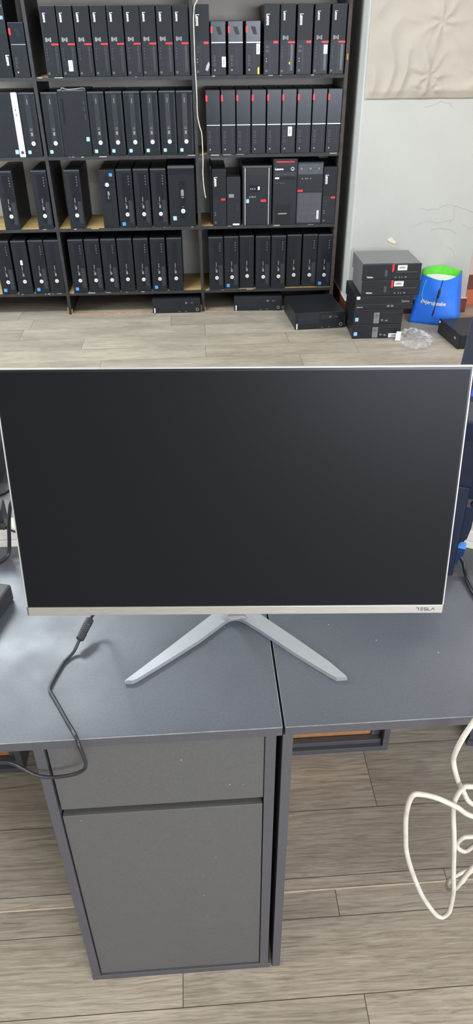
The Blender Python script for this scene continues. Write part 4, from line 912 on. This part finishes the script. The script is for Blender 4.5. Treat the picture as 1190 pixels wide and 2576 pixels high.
# ------------------------------------------------------------------ lights
def area(name, loc, rot, sx, sy, e, col):
    l = bpy.data.lights.new(name, 'AREA'); l.shape = 'RECTANGLE'; l.size = sx; l.size_y = sy; l.energy = e; l.color = col
    o = bpy.data.objects.new(name, l); C.objects.link(o); o.location = loc; o.rotation_euler = rot; return o
area('daylight_left', (-4.05, 3.1, 1.7), (0, -PI/2, 0), 1.6, 2.9, 200, (.78, .90, 1))
area('daylight_behind', (2.0, -3.05, 1.7), (PI/2, 0, 0), 3.1, 1.55, 250, (.82, .88, 1))
M['tube'] = emis('lamp_diffuser', (1, .97, .92), 3)
warm, cool = (1, .90, .78), (.82, .92, 1)
lamps = [(-2.4, .1, 34, warm, 'ceiling lamp over the front left of the room'), (-1.25, 3.1, 84, cool, 'ceiling lamp before the left half of the shelves'), (.5, -.9, 16, warm, 'ceiling lamp behind the near desks'),
         (2.5, .2, 12, warm, 'ceiling lamp over the front right of the room'), (2.3, 3.1, 34, (1, .98, .95), 'ceiling lamp before the white wall')]
for x, y, e, c, lb in lamps:
    t = thing('ceiling_light', (x, y, 2.9), 0, lb, 'lamp', 'ceiling lamps')
    bm = B(); box(bm, -.62, .62, -.31, .31, -.05, 0, .004); obj('housing', bm, M['whitep'], t); bm = B(); box(bm, -.60, .60, -.29, .29, -.056, -.0502); obj('diffuser', bm, M['tube'], t)
    area('lamp', (x, y, 2.838), (0, 0, 0), 1.2, .58, e, c)
wd = bpy.data.worlds.new('World'); bpy.context.scene.world = wd; wd.use_nodes = True
wd.node_tree.nodes['Background'].inputs[0].default_value = (.75, .85, 1, 1); wd.node_tree.nodes['Background'].inputs[1].default_value = .6

# ------------------------------------------------------------------ camera
f, yaw, pitch, roll, h = 1787.2518, .0451, .6008, -.0086, 1.5912
cy, sy, cp, sp, cr, sr = math.cos(yaw), math.sin(yaw), math.cos(pitch), math.sin(pitch), math.cos(roll), math.sin(roll)
fw = Vector((sy*cp, cy*cp, -sp)); rt = Vector((cy, -sy, 0)); up = rt.cross(fw)
r2 = cr*rt+sr*up; u2 = -sr*rt+cr*up
cam = bpy.data.cameras.new('Camera'); co = bpy.data.objects.new('Camera', cam); C.objects.link(co)
m = Matrix((r2, u2, -fw)).transposed().to_4x4(); m.translation = (0, 0, h); co.matrix_world = m
cam.sensor_fit = 'VERTICAL'; cam.sensor_height = 36; cam.sensor_width = 36*1190/2576; cam.lens = 36*f/2576
cam.clip_start = .02; cam.dof.use_dof = True; cam.dof.focus_distance = 1.15; cam.dof.aperture_fstop = cam.lens/1000/.0012
bpy.context.scene.camera = co
vs = bpy.context.scene.view_settings; vs.view_transform = 'Standard'; vs.look = 'None'; vs.gamma = 1; vs.exposure = -0.1; vs.use_curve_mapping = False
